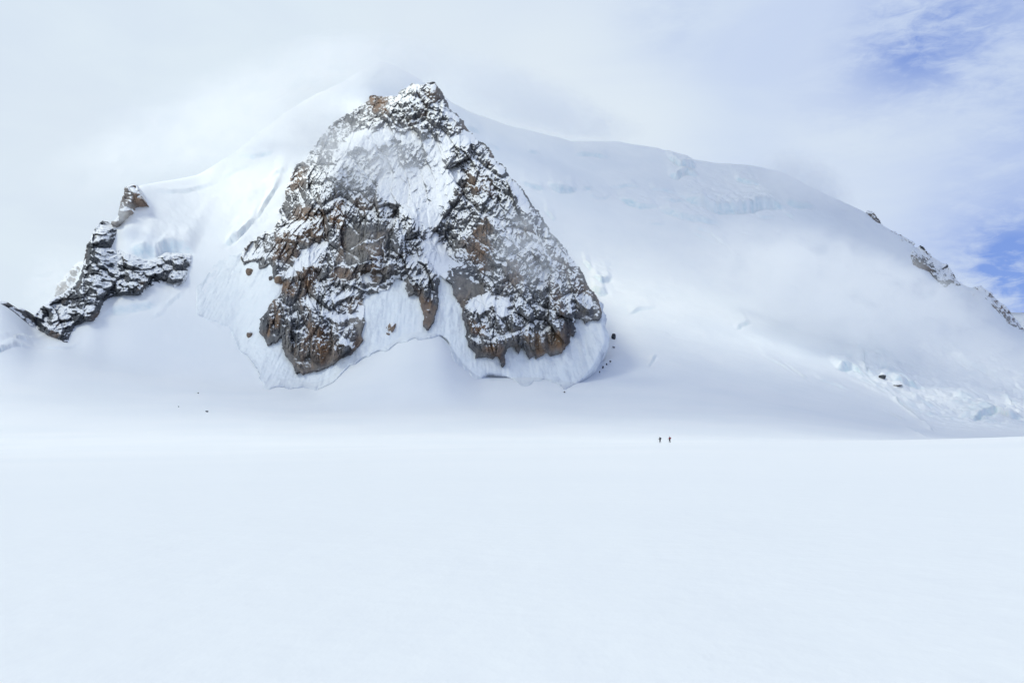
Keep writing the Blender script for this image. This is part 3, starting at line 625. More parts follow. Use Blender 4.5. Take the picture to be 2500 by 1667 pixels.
LEDGES = [(T4((890, 430), (940, 370), (990, 325), (1080, 362), (1130, 332), (1220, 300), (1290, 340), (1340, 320), (1500, 330)), 2.2), (T4((1170, 430), (1280, 380), (1400, 320)), 2.0), (T4((890, 490), (1010, 470), (1050, 500), (1180, 475), (1280, 490)), 2.2),
          (T4((1050, 505), (1130, 520), (1200, 553), (1290, 545), (1350, 490), (1420, 450), (1490, 430)), 2.4), (T4((1240, 265), (1310, 275)), 2.2), (T4((570, 900), (640, 905), (690, 950)), 2.4), (T4((740, 650), (800, 730), (860, 800), (1000, 960), (1080, 1040)), 2.2),
          (T4((1070, 210), (1180, 150), (1340, 110)), 1.3), (T4((1350, 120), (1345, 280)), 1.2), (T4((1400, 125), (1450, 140)), 1.8), (T4((1500, 20), (1530, 180)), 2.0), (T4((770, 470), (880, 500)), 2.0),
          (T5((1240, 30), (1300, 180), (1360, 300), (1420, 450), (1470, 560)), 2.4), (T3((690, 1130), (850, 1130), (930, 1300), (980, 1400), (1040, 1500)), 1.8), (T5((530, 300), (545, 440)), 1.3), (T5((1020, 110), (1150, 260)), 1.8), (T5((1280, 170), (1290, 480)), 1.1),
          (T5((1100, 480), (1200, 560)), 2), (T5((650, 460), (690, 445), (730, 465)), 2.4), (T5((860, 100), (1000, 60), (1100, 180)), 2), (T5((1570, 800), (1580, 900)), 1.2), (T3((540, 760), (700, 1000), (800, 1100)), 1.8), (T2((1230, 300), (1260, 450)), 2.0), (T2((1100, 330), (1240, 330), (1330, 300), (1500, 380)), 1.8), (T2((1240, 440), (1400, 390), (1440, 350)), 1.5)]

def main_rock():
    st = 1.25
    px = np.arange(575, 1500, st); py = np.arange(185, 920, st)
    PX, PY = np.meshgrid(px, py)
    base = base_depth(PX, PY)
    X = (PX - CX) / FOC * base; Z = (HY - PY) / FOC * base
    jx = 4.0 * fbm(X, Z, 9, 3, 101) + 1.8 * fbm(X, Z, 3, 2, 105); jy = 4.0 * fbm(X, Z, 9, 3, 111) + 1.8 * fbm(X, Z, 3, 2, 115)
    QX, QY = PX + jx, PY + jy
    mask = fill(OUT_MAIN, QX, QY)
    soft = blur(mask.astype(float), 6 / st)
    soft2 = blur(mask.astype(float), 16 / st)
    frac = np.full(PX.shape, 0.37)
    frac += 0.10 * fbm(X, Z, 60, 3, 121)
    ud = sstep(PY, 950, 250); frac += 0.05 * ud
    for poly, v in BARE_P:
        m = blur(fill(poly, QX + 2 * jx, QY + 2 * jy).astype(float), 3 / st); frac = frac * (1 - m) + v * m
    snowfield = np.zeros(PX.shape)
    for poly, v in SNOW_P:
        m = blur(fill(poly, QX + jx, QY + jy).astype(float), 3.5 / st); frac = frac * (1 - m) + v * m
        if v > 0.86: snowfield = np.maximum(snowfield, m)
    ledge = np.zeros(PX.shape)
    for pl, wdt in LEDGES:
        xs = [p[0] for p in pl]; ys = [p[1] for p in pl]
        s = (PX > min(xs) - 15) & (PX < max(xs) + 15) & (PY > min(ys) - 15) & (PY < max(ys) + 15)
        dl = linedist(pl, (QX + jx)[s], (QY + jy)[s])
        ledge[s] = np.maximum(ledge[s], 1 - sstep(dl, wdt * 0.6, wdt * 1.5))
    frac = frac - 0.28 * (1 - sstep(soft, 0.6, 1.0)) * (PX > 1000) * (frac < 0.93)
    frac = frac - 0.30 * (1 - sstep(soft2, 0.55, 1.0)) * (PY > 790) * (frac < 0.93)
    brown = np.zeros(PX.shape)
    for poly, v in BROWN_P:
        brown = np.maximum(brown, v * blur(fill(poly, QX + 2 * jx, QY + 2 * jy).astype(float), 4 / st))
    pale = np.zeros(PX.shape)
    for poly, v in PALE_P:
        pale = np.maximum(pale, v * blur(fill(poly, QX + 2 * jx, QY + 2 * jy).astype(float), 4 / st))
    # large form: two buttresses with a gully between, hollow upper bowl, prow, rib on the right
    g = 0
    g += 26 * bump(PX, PY, 770, 820, 95, 130, -12) + 24 * bump(PX, PY, 905, 640, 75, 105, 0) + 14 * bump(PX, PY, 740, 600, 60, 110, 20)
    g += 30 * bump(PX, PY, 1290, 780, 130, 170, -10) + 22 * bump(PX, PY, 1200, 520, 50, 170, -22) + 12 * bump(PX, PY, 1010, 790, 22, 90, -6) + 14 * bump(PX, PY, 1050, 690, 60, 60)
    g += 22 * bump(PX, PY, 1050, 260, 90, 70) + 14 * bump(PX, PY, 820, 400, 50, 130, 30)
    g -= 26 * bump(PX, PY, 1010, 440, 90, 110) + 22 * bump(PX, PY, 1085, 610, 40, 130, -15) + 14 * bump(PX, PY, 700, 640, 60, 30, -30)
    g -= 12 * bump(PX, PY, 880, 800, 22, 60, -25)
    h1, t1 = facets(X, Z, [(44, 1.6, 12.0), (18, 2.3, 8.0)], 201, 0.25)
    h2, t2 = facets(X, Z, [(8.5, 2.4, 4.4), (4.4, 2.0, 2.4)], 231, -0.2)
    h3, t3 = facets(X, Z, [(2.3, 1.6, 1.2), (1.3, 1.3, 0.5)], 261, 0.1)
    # columnar cracking on the lower buttresses
    colz = blur(fill(T4((300, 640), (500, 350), (760, 345), (860, 900), (1000, 1130), (600, 1300), (250, 1000)), PX, PY).astype(float), 12 / st) + blur(fill(T5((700, 820), (1600, 600), (1600, 1000), (1200, 1160), (700, 1160)), PX, PY).astype(float), 12 / st)
    hc, tcn = facets(X, Z, [(7.0, 5.0, 3.6), (3.2, 5.0, 1.6)], 291, 0.12)
    slab = blur(fill(BARE_P[0][0], PX, PY).astype(float), 5 / st)
    sf = 1 - 0.7 * snowfield
    strong = 1 - 0.55 * slab
    det = h1 * (1 - 0.6 * snowfield) + (h2 * (1 - 0.6 * colz) + hc * (0.35 + 0.65 * np.clip(colz, 0, 1))) * sf * (1 - 0.5 * slab) + h3 * sf * strong
    det += 2.2 * fbm(X, Z, 12, 4, 151, 0.6) * sf
    det += 1.6 * snowfield * fbm(X, Z * 0.25, 7, 4, 161)
    lg = blur(ledge, 1.2 / st)
    det += 2.2 * np.roll(lg, int(4 / st), axis=0) * 0 + 1.5 * lg
    edge = (1 - sstep(soft2, 0.45, 0.95))
    depth = base - 7 - g * sstep(soft2, 0.5, 1.0) - det * (0.35 + 0.65 * sstep(soft, 0.5, 1.0)) + 16 * edge ** 2 * sstep(PX - np.interp(PY, XL_Y, XL_X), 60, 140)
    depth += 26 * (1 - sstep(soft2, 0.5, 1.0)) * sstep(PX - 0.38 * PY, 950, 1050) * (PY < 830)
    lowp = sstep(PY, 600, 660)
    depth = np.minimum(depth, base - 9 - 2.5 * fbm(X, Z, 10, 3, 169)) * lowp + depth * (1 - lowp)
    lft = (1 - sstep(PX - np.interp(PY, XL_Y, XL_X), 20, 120)) * (1 - sstep(PY, 640, 700))
    depth = depth + lft * 3 * (1 - sstep(soft, 0.5, 0.8)) - lft * 4
    nz, nx = normal_z(PX, PY, blur(depth, 0.55))
    nz2, _ = normal_z(PX, PY, blur(depth, 3.0))
    dip = np.where(PX < 1120, 0.35, -0.45)
    nz = nz - 0.85 * blur(nz, 22); nz2 = nz2 - 0.85 * blur(nz2, 22)
    q = rank(0.60 * nz + 0.30 * nz2 + 0.13 * fbm(X, Z, 5, 4, 171, 0.7) + 0.15 * fbm(X * .7, (Z + dip * X) * 1.5, 3.0, 3, 175, 0.75) + 0.07 * fbm(X, Z, 1.3, 2, 178, 0.75), mask)
    snow = np.clip(0.5 + (q - (1 - frac)) * 2.0, 0, 1)
    snow = np.where(frac > 0.9, np.maximum(snow, sstep(frac + 0.06 * fbm(X, Z, 6, 3, 177), 0.86, 0.93)), snow)
    snow = np.maximum(snow, ledge * (0.75 + 0.35 * fbm(X, Z, 4, 2, 179)))
    tone = np.clip(0.26 + 0.95 * (0.35 * t1 + 0.35 * t2 + 0.3 * t3) + 0.25 * fbm(X, Z * 0.4, 20, 4, 181) - 0.25 * sstep(np.abs(fbm(X, Z * 0.5, 30, 3, 185)), 0.12, 0.0), 0, 1)
    cz = np.clip(colz, 0, 1)
    tone = np.clip(tone + cz * 0.9 * (tcn - 0.5), 0, 1)
    pale = pale + 0.22 * sstep(t2, 0.45, 0.8)
    br = np.clip(brown * (0.7 + 0.7 * fbm(X, Z * 0.35, 14, 4, 191) + 1.0 * cz * (tcn - 0.5) + 0.5 * (t2 - 0.5)) + 0.30 * sstep(fbm(X, Z * 0.5, 26, 4, 195), 0.25, 0.6) + 0.04, 0, 1)
    keep = mask
    o = relief_mesh("rock_face", PX, PY, depth, keep, M_ROCK, {'snow': snow, 'brown': br, 'tone': tone, 'pale': np.clip(pale, 0, 1)}, skirt=140)
    o['kind'] = 'structure'
    return o

main_rock()

def apron():
    st = 1.6
    px = np.arange(480, 1512, st); py = np.arange(430, 965, st)
    PX, PY = np.meshgrid(px, py)
    low = fill([(a, b + 2.5 * math.sin(a * 0.11) + 1.5 * math.sin(a * 0.29 + 1)) for a, b in SCH[:-1]] + [(1484, 780), (1462, 735), (1400, 700), (1180, 690), (1100, 668), (1060, 662), (960, 680), (800, 700), (680, 740), (720, 690), (690, 640), (610, 610), (540, 620), (480, 700)], PX + 14 * fbm(PX, PY, 50, 4, 301, 0.6), PY + 13 * fbm(PX, PY, 42, 5, 305, 0.65))
    base = face_depth(PX, PY); dt = depth_at(PX, PY)
    d = base_depth(PX, PY) - 2.5 * sstep(PX, 520, 650) + 1.0 * (1 - sstep(PX, 500, 600))
    X = (PX - CX) / FOC * base; Z = (HY - PY) / FOC * base
    ax = X + 0.22 * (Z - 60) * np.clip((PX - 1050) / 350, -1.0, 1.5) * 1.0
    fl = fbm(ax, Z * 0.10, 6.5, 4, 311, 0.6)
    fl2 = fbm(ax, Z * 0.3, 22, 4, 317, 0.6)
    soft = blur(low.astype(float), 10 / st); soft3 = blur(low.astype(float), 4 / st)
    d = d - (0.7 * fl + 2.2 * fl2 + 0.5 * fbm(ax, Z * 0.2, 2.4, 2, 321) + 1.2 * fbm(X, Z, 9, 4, 323, 0.65)) * sstep(soft3, 0.5, 0.9) + 34 * (1 - sstep(soft, 0.5, 1.0)) ** 2 * sstep(PX, 1420, 1480) + 4 * (1 - sstep(soft3, 0.5, 1.0)) ** 2 - 1.5
    nearfoot = 1 - sstep(soft, 0.5, 0.98)
    gr = fbm(ax, Z * 0.45, 4, 4, 335, 0.75)
    dirt = np.clip(0.08 + 0.60 * sstep(fl + 0.9 * gr, -0.1, 0.8) * sstep(fl2, -0.5, 0.3) + 0.60 * nearfoot * sstep(fbm(X, Z, 9, 4, 331, 0.65), -0.3, 0.4) - 0.35 * sstep(fl2, 0.1, 0.5), 0, 0.8)
    o = relief_mesh("ice_apron", PX, PY, d, low, M_SNOW, {'ice': 0.12 + 0 * X, 'dirt': dirt}, skirt=40, lean=0.0)
    o['kind'] = 'structure'
apron()

# ---------------------------------------------------------------- rock ridges and outcrops left and right
def outcrop(name, poly, *args, rim=0.0, **kw):
    return _outcrop(name, poly, *args, rim=rim, **kw)

def _outcrop(name, poly, margin, frac0, seed, st=1.25, brown0=0.15, plane=None, bulge=10, skirt=50, tone0=0.0, scales=((22, 1.3, 5.0), (9, 1.4, 2.8), (4, 1.3, 1.4), (2, 1.2, 0.7)), shear=0.3, snowp=(), pale0=0.0, rim=0.0):
    xs = [p[0] for p in poly]; ys = [p[1] for p in poly]
    PX, PY = np.meshgrid(np.arange(min(xs) - 12, max(xs) + 12, st), np.arange(min(ys) - 12, max(ys) + 12, st))
    base = plane(PX, PY) if plane else blur(depth_at(PX, PY), 6 / st)
    X = (PX - CX) / FOC * base; Z = (HY - PY) / FOC * base
    jx = 2.6 * fbm(X, Z, 8, 3, seed) + 1.3 * fbm(X, Z, 3, 2, seed + 3); jy = 2.6 * fbm(X, Z, 8, 3, seed + 5) + 1.3 * fbm(X, Z, 3, 2, seed + 8)
    s = min(1.0, (max(xs) - min(xs)) / 60.0)
    mask = fill(poly, PX + jx * s, PY + jy * s)
    soft = blur(mask.astype(float), 4 * max(s, .35) / st); soft2 = blur(mask.astype(float), 12 * max(s, .3) / st)
    h, tn = facets(X, Z, list(scales), seed + 20, shear)
    depth = base - margin - bulge * sstep(soft2, 0.5, 1.0) - h * (0.4 + 0.6 * sstep(soft, 0.5, 1)) + margin * 1.0 * (1 - sstep(soft, 0.5, 0.9)) ** 2
    nz, nx = normal_z(PX, PY, blur(depth, 1.2)); nz2, _ = normal_z(PX, PY, blur(depth, 3))
    nz = nz - 0.8 * blur(nz, 16); nz2 = nz2 - 0.8 * blur(nz2, 16)
    q = rank(0.55 * nz + 0.45 * nz2 + 0.12 * fbm(X, Z, 5, 4, seed + 31, 0.7) + 0.20 * fbm(X * .8, Z * 1.2 + .3 * X, 3.0, 4, seed + 33, 0.8), mask)
    frac = np.full(PX.shape, frac0) + 0.12 * fbm(X, Z, 30, 3, seed + 35)
    for p2, v in snowp:
        m = blur(fill(p2, PX + jx * 2, PY + jy * 2).astype(float), 4 / st); frac = frac * (1 - m) + v * m
    if rim:
        frac = frac + rim * (1 - sstep(soft2, 0.5, 1.0)) * sstep(X, X[mask].min() + 40, X[mask].min() + 110)
    snow = np.clip(0.5 + (q - (1 - frac)) * 2.2, 0, 1)
    tone = np.clip(tone0 + 0.1 + 0.9 * tn + 0.2 * fbm(X, Z, 16, 3, seed + 41), 0, 1)
    br = np.clip(brown0 + 0.5 * sstep(fbm(X, Z * 0.5, 20, 3, seed + 43), 0.1, 0.5), 0, 1)
    o = relief_mesh(name, PX, PY, depth, mask, M_ROCK, {'snow': snow, 'brown': br, 'tone': tone, 'pale': pale0 + 0 * X}, skirt=skirt)
    return o

def struct(o): o['kind'] = 'structure'; return o
def tag(o, label, cat, group=None, kind=None):
    o['label'] = label; o['category'] = cat
    if group: o['group'] = group
    if kind: o['kind'] = kind
    return o

def plane_left(px, py):      # steep wall of the left shoulder
    k = (HY - py) / FOC; D0, Z0, tan = 1110.0, 100.0, 1.5
    return (D0 * tan - Z0) / (tan - k) + 0.10 * (px - 165)

struct(outcrop("rock_shoulder", T1((213, 975), (240, 935), (262, 915), (320, 870), (345, 850), (390, 832), (450, 790), (500, 740), (520, 690), (532, 640), (545, 550), (560, 500), (580, 470), (600, 410), (650, 365), (700, 378), (748, 388), (745, 440), (740, 480), (690, 530), (760, 548), (800, 565), (900, 600), (960, 610), (1010, 595), (1060, 562), (1225, 570), (1222, 630), (1200, 680), (1195, 740), (1110, 792), (1095, 760), (1020, 775), (985, 765), (940, 825), (860, 840), (800, 835), (700, 850), (650, 900), (640, 960), (600, 1000), (520, 1012), (490, 1050), (450, 1080), (435, 1148), (390, 1130), (350, 1112), (290, 1085), (235, 1050), (218, 1010)),
              5, 0.42, 401, bulge=12, rim=0.45, brown0=0.0, tone0=-0.1, shear=0.5, scales=((26, 1.5, 7.0), (10, 0.8, 4.2), (4, 0.65, 2.0), (2.0, 0.8, 1.0)),
              snowp=[(T1((620, 560), (760, 550), (900, 610), (1020, 620), (960, 720), (820, 640), (700, 700), (640, 640)), 0.70), (T1((980, 700), (1120, 690), (1130, 740), (1020, 770)), 0.2), (T1((330, 900), (430, 890), (460, 970), (360, 980)), 0.75), (T1((215, 975), (390, 835), (500, 760), (470, 900), (330, 880), (260, 1040)), 0.15), (T1((650, 430), (740, 440), (720, 480), (640, 470)), 0.8), (T1((560, 480), (640, 480), (620, 560), (560, 640)), 0.2)]))
struct(outcrop("rock_pinnacle", T1((798, 148), (820, 138), (850, 132), (872, 133), (888, 160), (900, 185), (912, 232), (880, 245), (850, 262), (835, 300), (800, 335), (775, 370), (745, 390), (705, 388), (712, 365), (758, 342), (752, 320), (760, 280), (768, 240), (785, 190)), 5, 0.30, 431, plane=lambda a, b: 1262 + 0.35 * (455 + 60 - b) + 0 * a, brown0=0.25, bulge=6, tone0=0.15))
struct(outcrop("rock_spur", T1((335, 870), (350, 830), (368, 760), (420, 700), (470, 645), (505, 625), (560, 600), (600, 700), (500, 860), (400, 900)), 4, 0.40, 451, plane=lambda a, b: plane_left(a, b) + 150, bulge=4, tone0=0.3, pale0=0.6))
struct(outcrop("rock_rib", T1((-60, 860), (0, 875), (25, 880), (50, 884), (75, 900), (100, 922), (140, 920), (165, 935), (190, 950), (208, 975), (216, 1000), (232, 1052), (200, 1040), (150, 1005), (60, 935), (0, 902), (-60, 890)), 3, 0.45, 471, bulge=3))
struct(outcrop("summit_rocks", T7((588, 262), (605, 252), (622, 256), (640, 268), (652, 285), (662, 300), (692, 342), (660, 325), (630, 305)), 4, 0.40, 491, bulge=3, tone0=.3, pale0=.4))
struct(outcrop("rock_crest", T7((828, 500), (850, 465), (890, 445), (905, 455), (930, 480), (960, 512), (985, 528), (1000, 540), (1040, 552), (1062, 585), (1082, 620), (1100, 645), (1128, 672), (1090, 668), (1060, 650), (1030, 680), (1000, 672), (960, 625), (940, 590), (880, 575), (850, 560)), 5, 0.50, 511, bulge=8, brown0=0.0, tone0=-0.05, snowp=[(T7((960, 560), (1040, 560), (1040, 640), (980, 640)), 0.75)]))
struct(outcrop("rock_crest", T7((720, 365), (745, 368), (790, 390), (830, 415), (870, 438), (840, 440), (780, 415), (735, 390)), 3, 0.72, 531, bulge=2, tone0=.3))
struct(outcrop("rock_crest", T7((1140, 682), (1170, 678), (1215, 664), (1240, 680), (1275, 700), (1300, 735), (1330, 760), (1370, 790), (1400, 830), (1430, 870), (1470, 915), (1430, 910), (1390, 890), (1340, 850), (1270, 760), (1230, 725), (1180, 720)), 4, 0.62, 551, bulge=5, tone0=.3, pale0=.3))

# ---------------------------------------------------------------- separate boulders and stones
def boulder_mesh(w_, h_, seed, frac, flat=0.8):
    n, m = 26, 16
    th = np.linspace(0, 2 * math.pi, n, endpoint=False); ph = np.linspace(0.02, math.pi - 0.02, m)
    TH, PH = np.meshgrid(th, ph, indexing='ij')
    x = np.sin(PH) * np.cos(TH); y = np.sin(PH) * np.sin(TH); z = np.cos(PH)
    rs = np.random.RandomState(seed); r = np.ones(x.shape)
    for _ in range(9):                       # flat fracture planes cut out of a round block
        v = rs.normal(size=3); v /= np.linalg.norm(v); c = rs.uniform(0.62, 0.9)
        dd = x * v[0] + y * v[1] + z * v[2]
        r = np.where(dd > 1e-3, np.minimum(r, c / np.maximum(dd, 1e-3)), r)
    r *= 1 + 0.05 * fbm(x * 3 + seed, (y + z) * 3, 1.0, 3, seed)
    P = np.stack([x * r * w_ / 2, y * r * w_ / 2 * flat, z * r * h_ / 2 + h_ * 0.22], -1).reshape(-1, 3)
    f = []
    for i in range(n):
        for j in range(m - 1):
            f.append((i * m + j, i * m + j + 1, ((i + 1) % n) * m + j + 1, ((i + 1) % n) * m + j))
    zf = (z * r).ravel()
    q = rank(zf + 0.25 * fbm(x * 2 + seed, y * 2 - z * 2, 1.0, 3, seed + 2).ravel(), np.ones(zf.shape, bool))
    return P, np.array(f), np.clip(0.5 + (q - (1 - frac)) * 4, 0, 1)

def boulder(px, py, wpx, hpx, seed, frac, label, brown=0.5, pale=0.5, tone=0.55, D=None, cat='boulder', group=None, name='boulder'):
    """px,py: foot of the stone in the survey; sizes in survey pixels, turned into metres at its own distance"""
    d = float(D if D is not None else depth_at([px], [py])[0])
    P, f, sn = boulder_mesh(wpx / FOC * d, hpx / FOC * d, seed, frac)
    n = len(P); one = np.ones(n)
    o = mesh_obj(name, P, f, M_ROCK, {'snow': sn, 'brown': brown * one, 'tone': np.clip(tone + 0.3 * fbm(P[:, 0], P[:, 2], 1.5, 3, seed), 0, 1), 'pale': pale * one}, smooth=False)
    o.location = ((px - CX) / FOC * d, d, EYE + (HY - py) / FOC * d)
    o.rotation_euler = (0, 0, seed * 0.7)
    return tag(o, label, cat, group)

AD = lambda px, py: float(base_depth(np.array([float(px)]), np.array([float(py)]))[0]) - 3.5
DT = lambda px, py: float(depth_at([px], [py])[0]) - 2
boulder(610, 668, 24, 22, 3, 0.22, "large rounded brown boulder alone on the snow slope left of the rock pyramid", 0.7, 0.7, D=AD(610, 668))
boulder(609, 822, 15, 20, 5, 0.30, "brown boulder poking out of the icy slope beside the lowest left buttress", 0.6, 0.4, D=AD(609, 822))
boulder(683, 690, 30, 28, 8, 0.30, "big tan boulder capped with snow at the top of the snow ramp", 0.8, 0.8, D=AD(683, 690))
boulder(661, 683, 10, 15, 9, 0.2, "small dark boulder just left of the big tan snow capped boulder", 0.3, 0.2, D=AD(661, 683))
o = outcrop("rock_outcrop", T4((1395, 822), (1440, 818), (1462, 832), (1450, 870), (1425, 910), (1400, 942), (1362, 930), (1375, 890), (1360, 870)), 5, 0.22, 611, plane=lambda a, b: face_depth(a, b) + 1, bulge=3, brown0=0.6, pale0=0.7, tone0=0.2, skirt=12, scales=((9, 1.6, 2.4), (4, 1.6, 1.4), (2, 1.2, 0.7)))
tag(o, "small tan rock slab isolated in the middle of the ice wall between the buttresses", "rock")
boulder(1498, 826, 13, 20, 21, 0.12, "black rock in the gap at the right edge of the ice apron", 0.0, 0.0, 0.0, D=DT(1498, 826))
boulder(1498, 848, 8, 8, 23, 0.5, "small snowy rock just below the black rock beside the ice apron", 0.1, 0.2, 0.4, D=DT(1498, 848))
boulder(1472, 898, 6, 7, 25, 0.05, "largest of the dark stones in a row under the right edge of the apron", 0.1, 0, 0.05, D=DT(1472, 898) - 6, cat='stone', name='stone')
boulder(1481, 890, 5, 5, 27, 0.05, "middle dark stone of the row under the right edge of the apron", 0.1, 0, 0.05, D=DT(1481, 890) - 6, cat='stone', name='stone')
boulder(1490, 883, 7, 5, 29, 0.05, "topmost dark stone of the row under the right edge of the apron", 0.1, 0, 0.05, D=DT(1490, 883) - 6, cat='stone', name='stone')
boulder(1464, 909, 4, 5, 33, 0.05, "tiny dark stone touching the lower right rim of the apron", 0.1, 0, 0.1, D=DT(1464, 909) - 6, cat='stone', name='stone')
boulder(1378, 957, 6, 5, 37, 0.3, "grey stone at the lowest tip of the right apron", 0.1, 0.3, 0.4, D=DT(1378, 957) - 6, cat='stone', name='stone')
boulder(484, 960, 4, 4, 41, 0.2, "upper one of three lone stones on the snow below the left slope", 0.3, 0.3, 0.2, D=DT(484, 960), cat='stone', name='stone')
boulder(436, 993, 4, 4, 43, 0.2, "leftmost of three lone stones on the snow below the left slope", 0.1, 0.3, 0.2, D=DT(436, 993), cat='stone', name='stone')
boulder(505, 1005, 8, 5, 45, 0.3, "widest and lowest of three lone stones on the snow below the left slope", 0.1, 0.3, 0.25, D=DT(505, 1005), cat='stone', name='stone')
boulder(2154, 922, 20, 20, 48, 0.45, "dark wet rock at the head of the misty icefall", 0.0, 0.1, 0.15, D=DT(2154, 925) + 5)
boulder(2192, 942, 22, 10, 49, 0.5, "low snowy rock right of the dark wet rock in the icefall", 0.1, 0.3, 0.3, D=DT(2192, 944) + 4)
# far white snow ridge glimpsed at the right edge
def far_ridge():
    X = np.linspace(1500, 3600, 160); T = np.linspace(0, 1, 40)
    XX, TT = np.meshgrid(X, T)
    top = EYE + (HY - 764) / FOC * 3300 - 0.05 * np.abs(XX - 1800) + 14 * fbm(XX, XX * 0, 300, 4, 701)
    Y = 3300 + (1 - TT) * -420 + 30 * fbm(XX, TT * 500, 160, 4, 703)
    Z = -60 + (top + 60) * TT ** 1.1
    Yb = Y + 0.0
    P = np.stack([XX, Yb, Z], -1)
    back = np.stack([XX, Yb + 600 * (1 - TT[::-1]) ** 0 * (1 - TT[::-1]) + 100, Z[::-1]], -1)
    P = np.concatenate([P, back[1:]]).reshape(-1, 3)
    return mesh_obj("far_ridge", P, grid_faces(79, 160), M_SNOW, {'ice': np.zeros(len(P)), 'dirt': np.zeros(len(P))}, kind='structure')
far_ridge()

# ---------------------------------------------------------------- drifting cloud: closed bodies of thin mist with uneven density
def mist(px, py, D, rx, ry, thick, tau, seed, label, nscale=1.6, lo=0.30, hi=0.70, tilt=0.0, name='mist', stretch=(1, 1, 1)):
    bm = bmesh.new(); bmesh.ops.create_icosphere(bm, subdivisions=3, radius=1.0)
    me = bpy.data.meshes.new(name); bm.to_mesh(me); bm.free()
    o = bpy.data.objects.new(name, me); COL.objects.link(o)
    sxm, szm = rx / FOC * D, ry / FOC * D
    o.location = ((px - CX) / FOC * D, D, EYE + (HY - py) / FOC * D)
    o.scale = (sxm, thick, szm); o.rotation_euler = (0, math.radians(tilt), 0)
    m = bpy.data.materials.new(name); m.use_nodes = True
    t = NT(m.node_tree); t.n.clear()
    out = t.node('ShaderNodeOutputMaterial'); v = t.node('ShaderNodeVolumePrincipled')
    t.l.new(v.outputs[0], out.inputs['Volume'])
    p = t.node('ShaderNodeTexCoord').outputs['Object']
    r = t.vmath('LENGTH', p)
    fall = t.ramp(r, 1.0, 0.15)
    q = t.vmath('ADD', t.vmath('MULTIPLY', p, (nscale * stretch[0], nscale * 0.6 * stretch[1], nscale * szm / sxm * 1.5 * stretch[2])), (seed * 3.7, seed * 1.3, seed * 2.1))
    nz = t.ramp(t.noise(q, 2.2, 6, 0.6, 0.8), lo, hi)
    t.put(v.inputs['Density'], t.math('MULTIPLY', t.math('MULTIPLY', fall, nz), tau / thick * 1.6))
    v.inputs['Color'].default_value = (0.997, 0.998, 1.0, 1)
    v.inputs['Anisotropy'].default_value = 0.0
    me.materials.append(m)
    return tag(o, label, 'cloud', kind='stuff')

mist(930, 395, 1120, 210, 120, 45, 0.95, 1, "thin veil of mist drifting across the upper bowl of the rock face", 2.0, .34, .66)
mist(1310, 600, 1040, 200, 150, 40, 0.6, 2, "thin mist over the right rib of the rock face", 2.0, .36, .66)
mist(770, 330, 1220, 150, 110, 50, 0.7, 3, "mist licking the upper left edge of the rock face", 1.8, .34, .64)
mist(620, 270, 1470, 360, 130, 110, 1.5, 4, "broad pale cloud bank along the left snow ridge", 2.0, .30, .68, tilt=-28)
mist(400, 330, 1600, 420, 120, 100, 0.8, 14, "faint cloud trailing behind the left snow ridge", 2.2, .34, .70, tilt=-24)
mist(900, 150, 1600, 260, 75, 90, 1.7, 5, "cloud cap over the snow summit behind the rock peak", 2.2, .30, .64)
mist(1250, 235, 1850, 300, 70, 150, 1.8, 6, "white cloud bank lying on the right ridge beside the peak", 2.2, .28, .62, tilt=16)
mist(1400, 300, 2000, 220, 45, 110, 1.3, 15, "torn strip of cloud trailing off the ridge above the dome", 2.4, .32, .66, tilt=8)
mist(1960, 455, 2000, 150, 80, 110, 2.0, 7, "cloud puff spilling over the dome between its blue shade and the far crest", 2.2, .28, .66, tilt=28)
mist(2080, 735, 1400, 470, 165, 150, 4.2, 8, "wide mist bank rolling over the right slope", 2.8, .38, .62, tilt=20)
mist(2420, 900, 1200, 260, 110, 110, 1.1, 9, "mist over the icefall at the right edge of the picture", 2.2, .32, .68)
mist(1700, 640, 1400, 330, 200, 110, 0.45, 10, "faint mist on the middle of the right slope", 2.2, .34, .70)
mist(150, 700, 1240, 120, 130, 30, 0.6, 11, "mist between the dark shoulder wall and the grey spur behind", 2.0, .28, .62)
mist(285, 520, 1230, 60, 40, 20, 0.5, 12, "small wisp of mist at the foot of the rock pinnacle", 2.0, .3, .62)

# ---------------------------------------------------------------- two people crossing the snow crest
def cloth(name, c, c2=None, rough=0.8):
    m, t, bs, out = new_mat(name)
    pos = t.node('ShaderNodeTexCoord').outputs['Object']
    n = t.noise(pos, 6.0, 4, 0.6)
    t.put(bs.inputs['Base Color'], t.mix(t.ramp(n, 0.3, 0.7), c, c2 or tuple(v * 0.7 for v in c)))
    t.put(bs.inputs['Roughness'], rough)
    bs.inputs['Specular IOR Level'].default_value = 0.15
    return m
C_DARK = cloth("dark_cloth", (0.018, 0.020, 0.028)); C_NAVY = cloth("navy_cloth", (0.02, 0.025, 0.06)); C_RED = cloth("red_cloth", (0.24, 0.015, 0.03))
C_GREY = cloth("gaiter_grey", (0.10, 0.14, 0.16)); C_SKIN = cloth("skin", (0.52, 0.33, 0.24), (0.46, 0.28, 0.20), 0.5); C_METAL = cloth("pole_metal", (0.25, 0.26, 0.28), None, 0.35)
C_BLACK = cloth("black_leather", (0.012, 0.012, 0.014), None, 0.6)

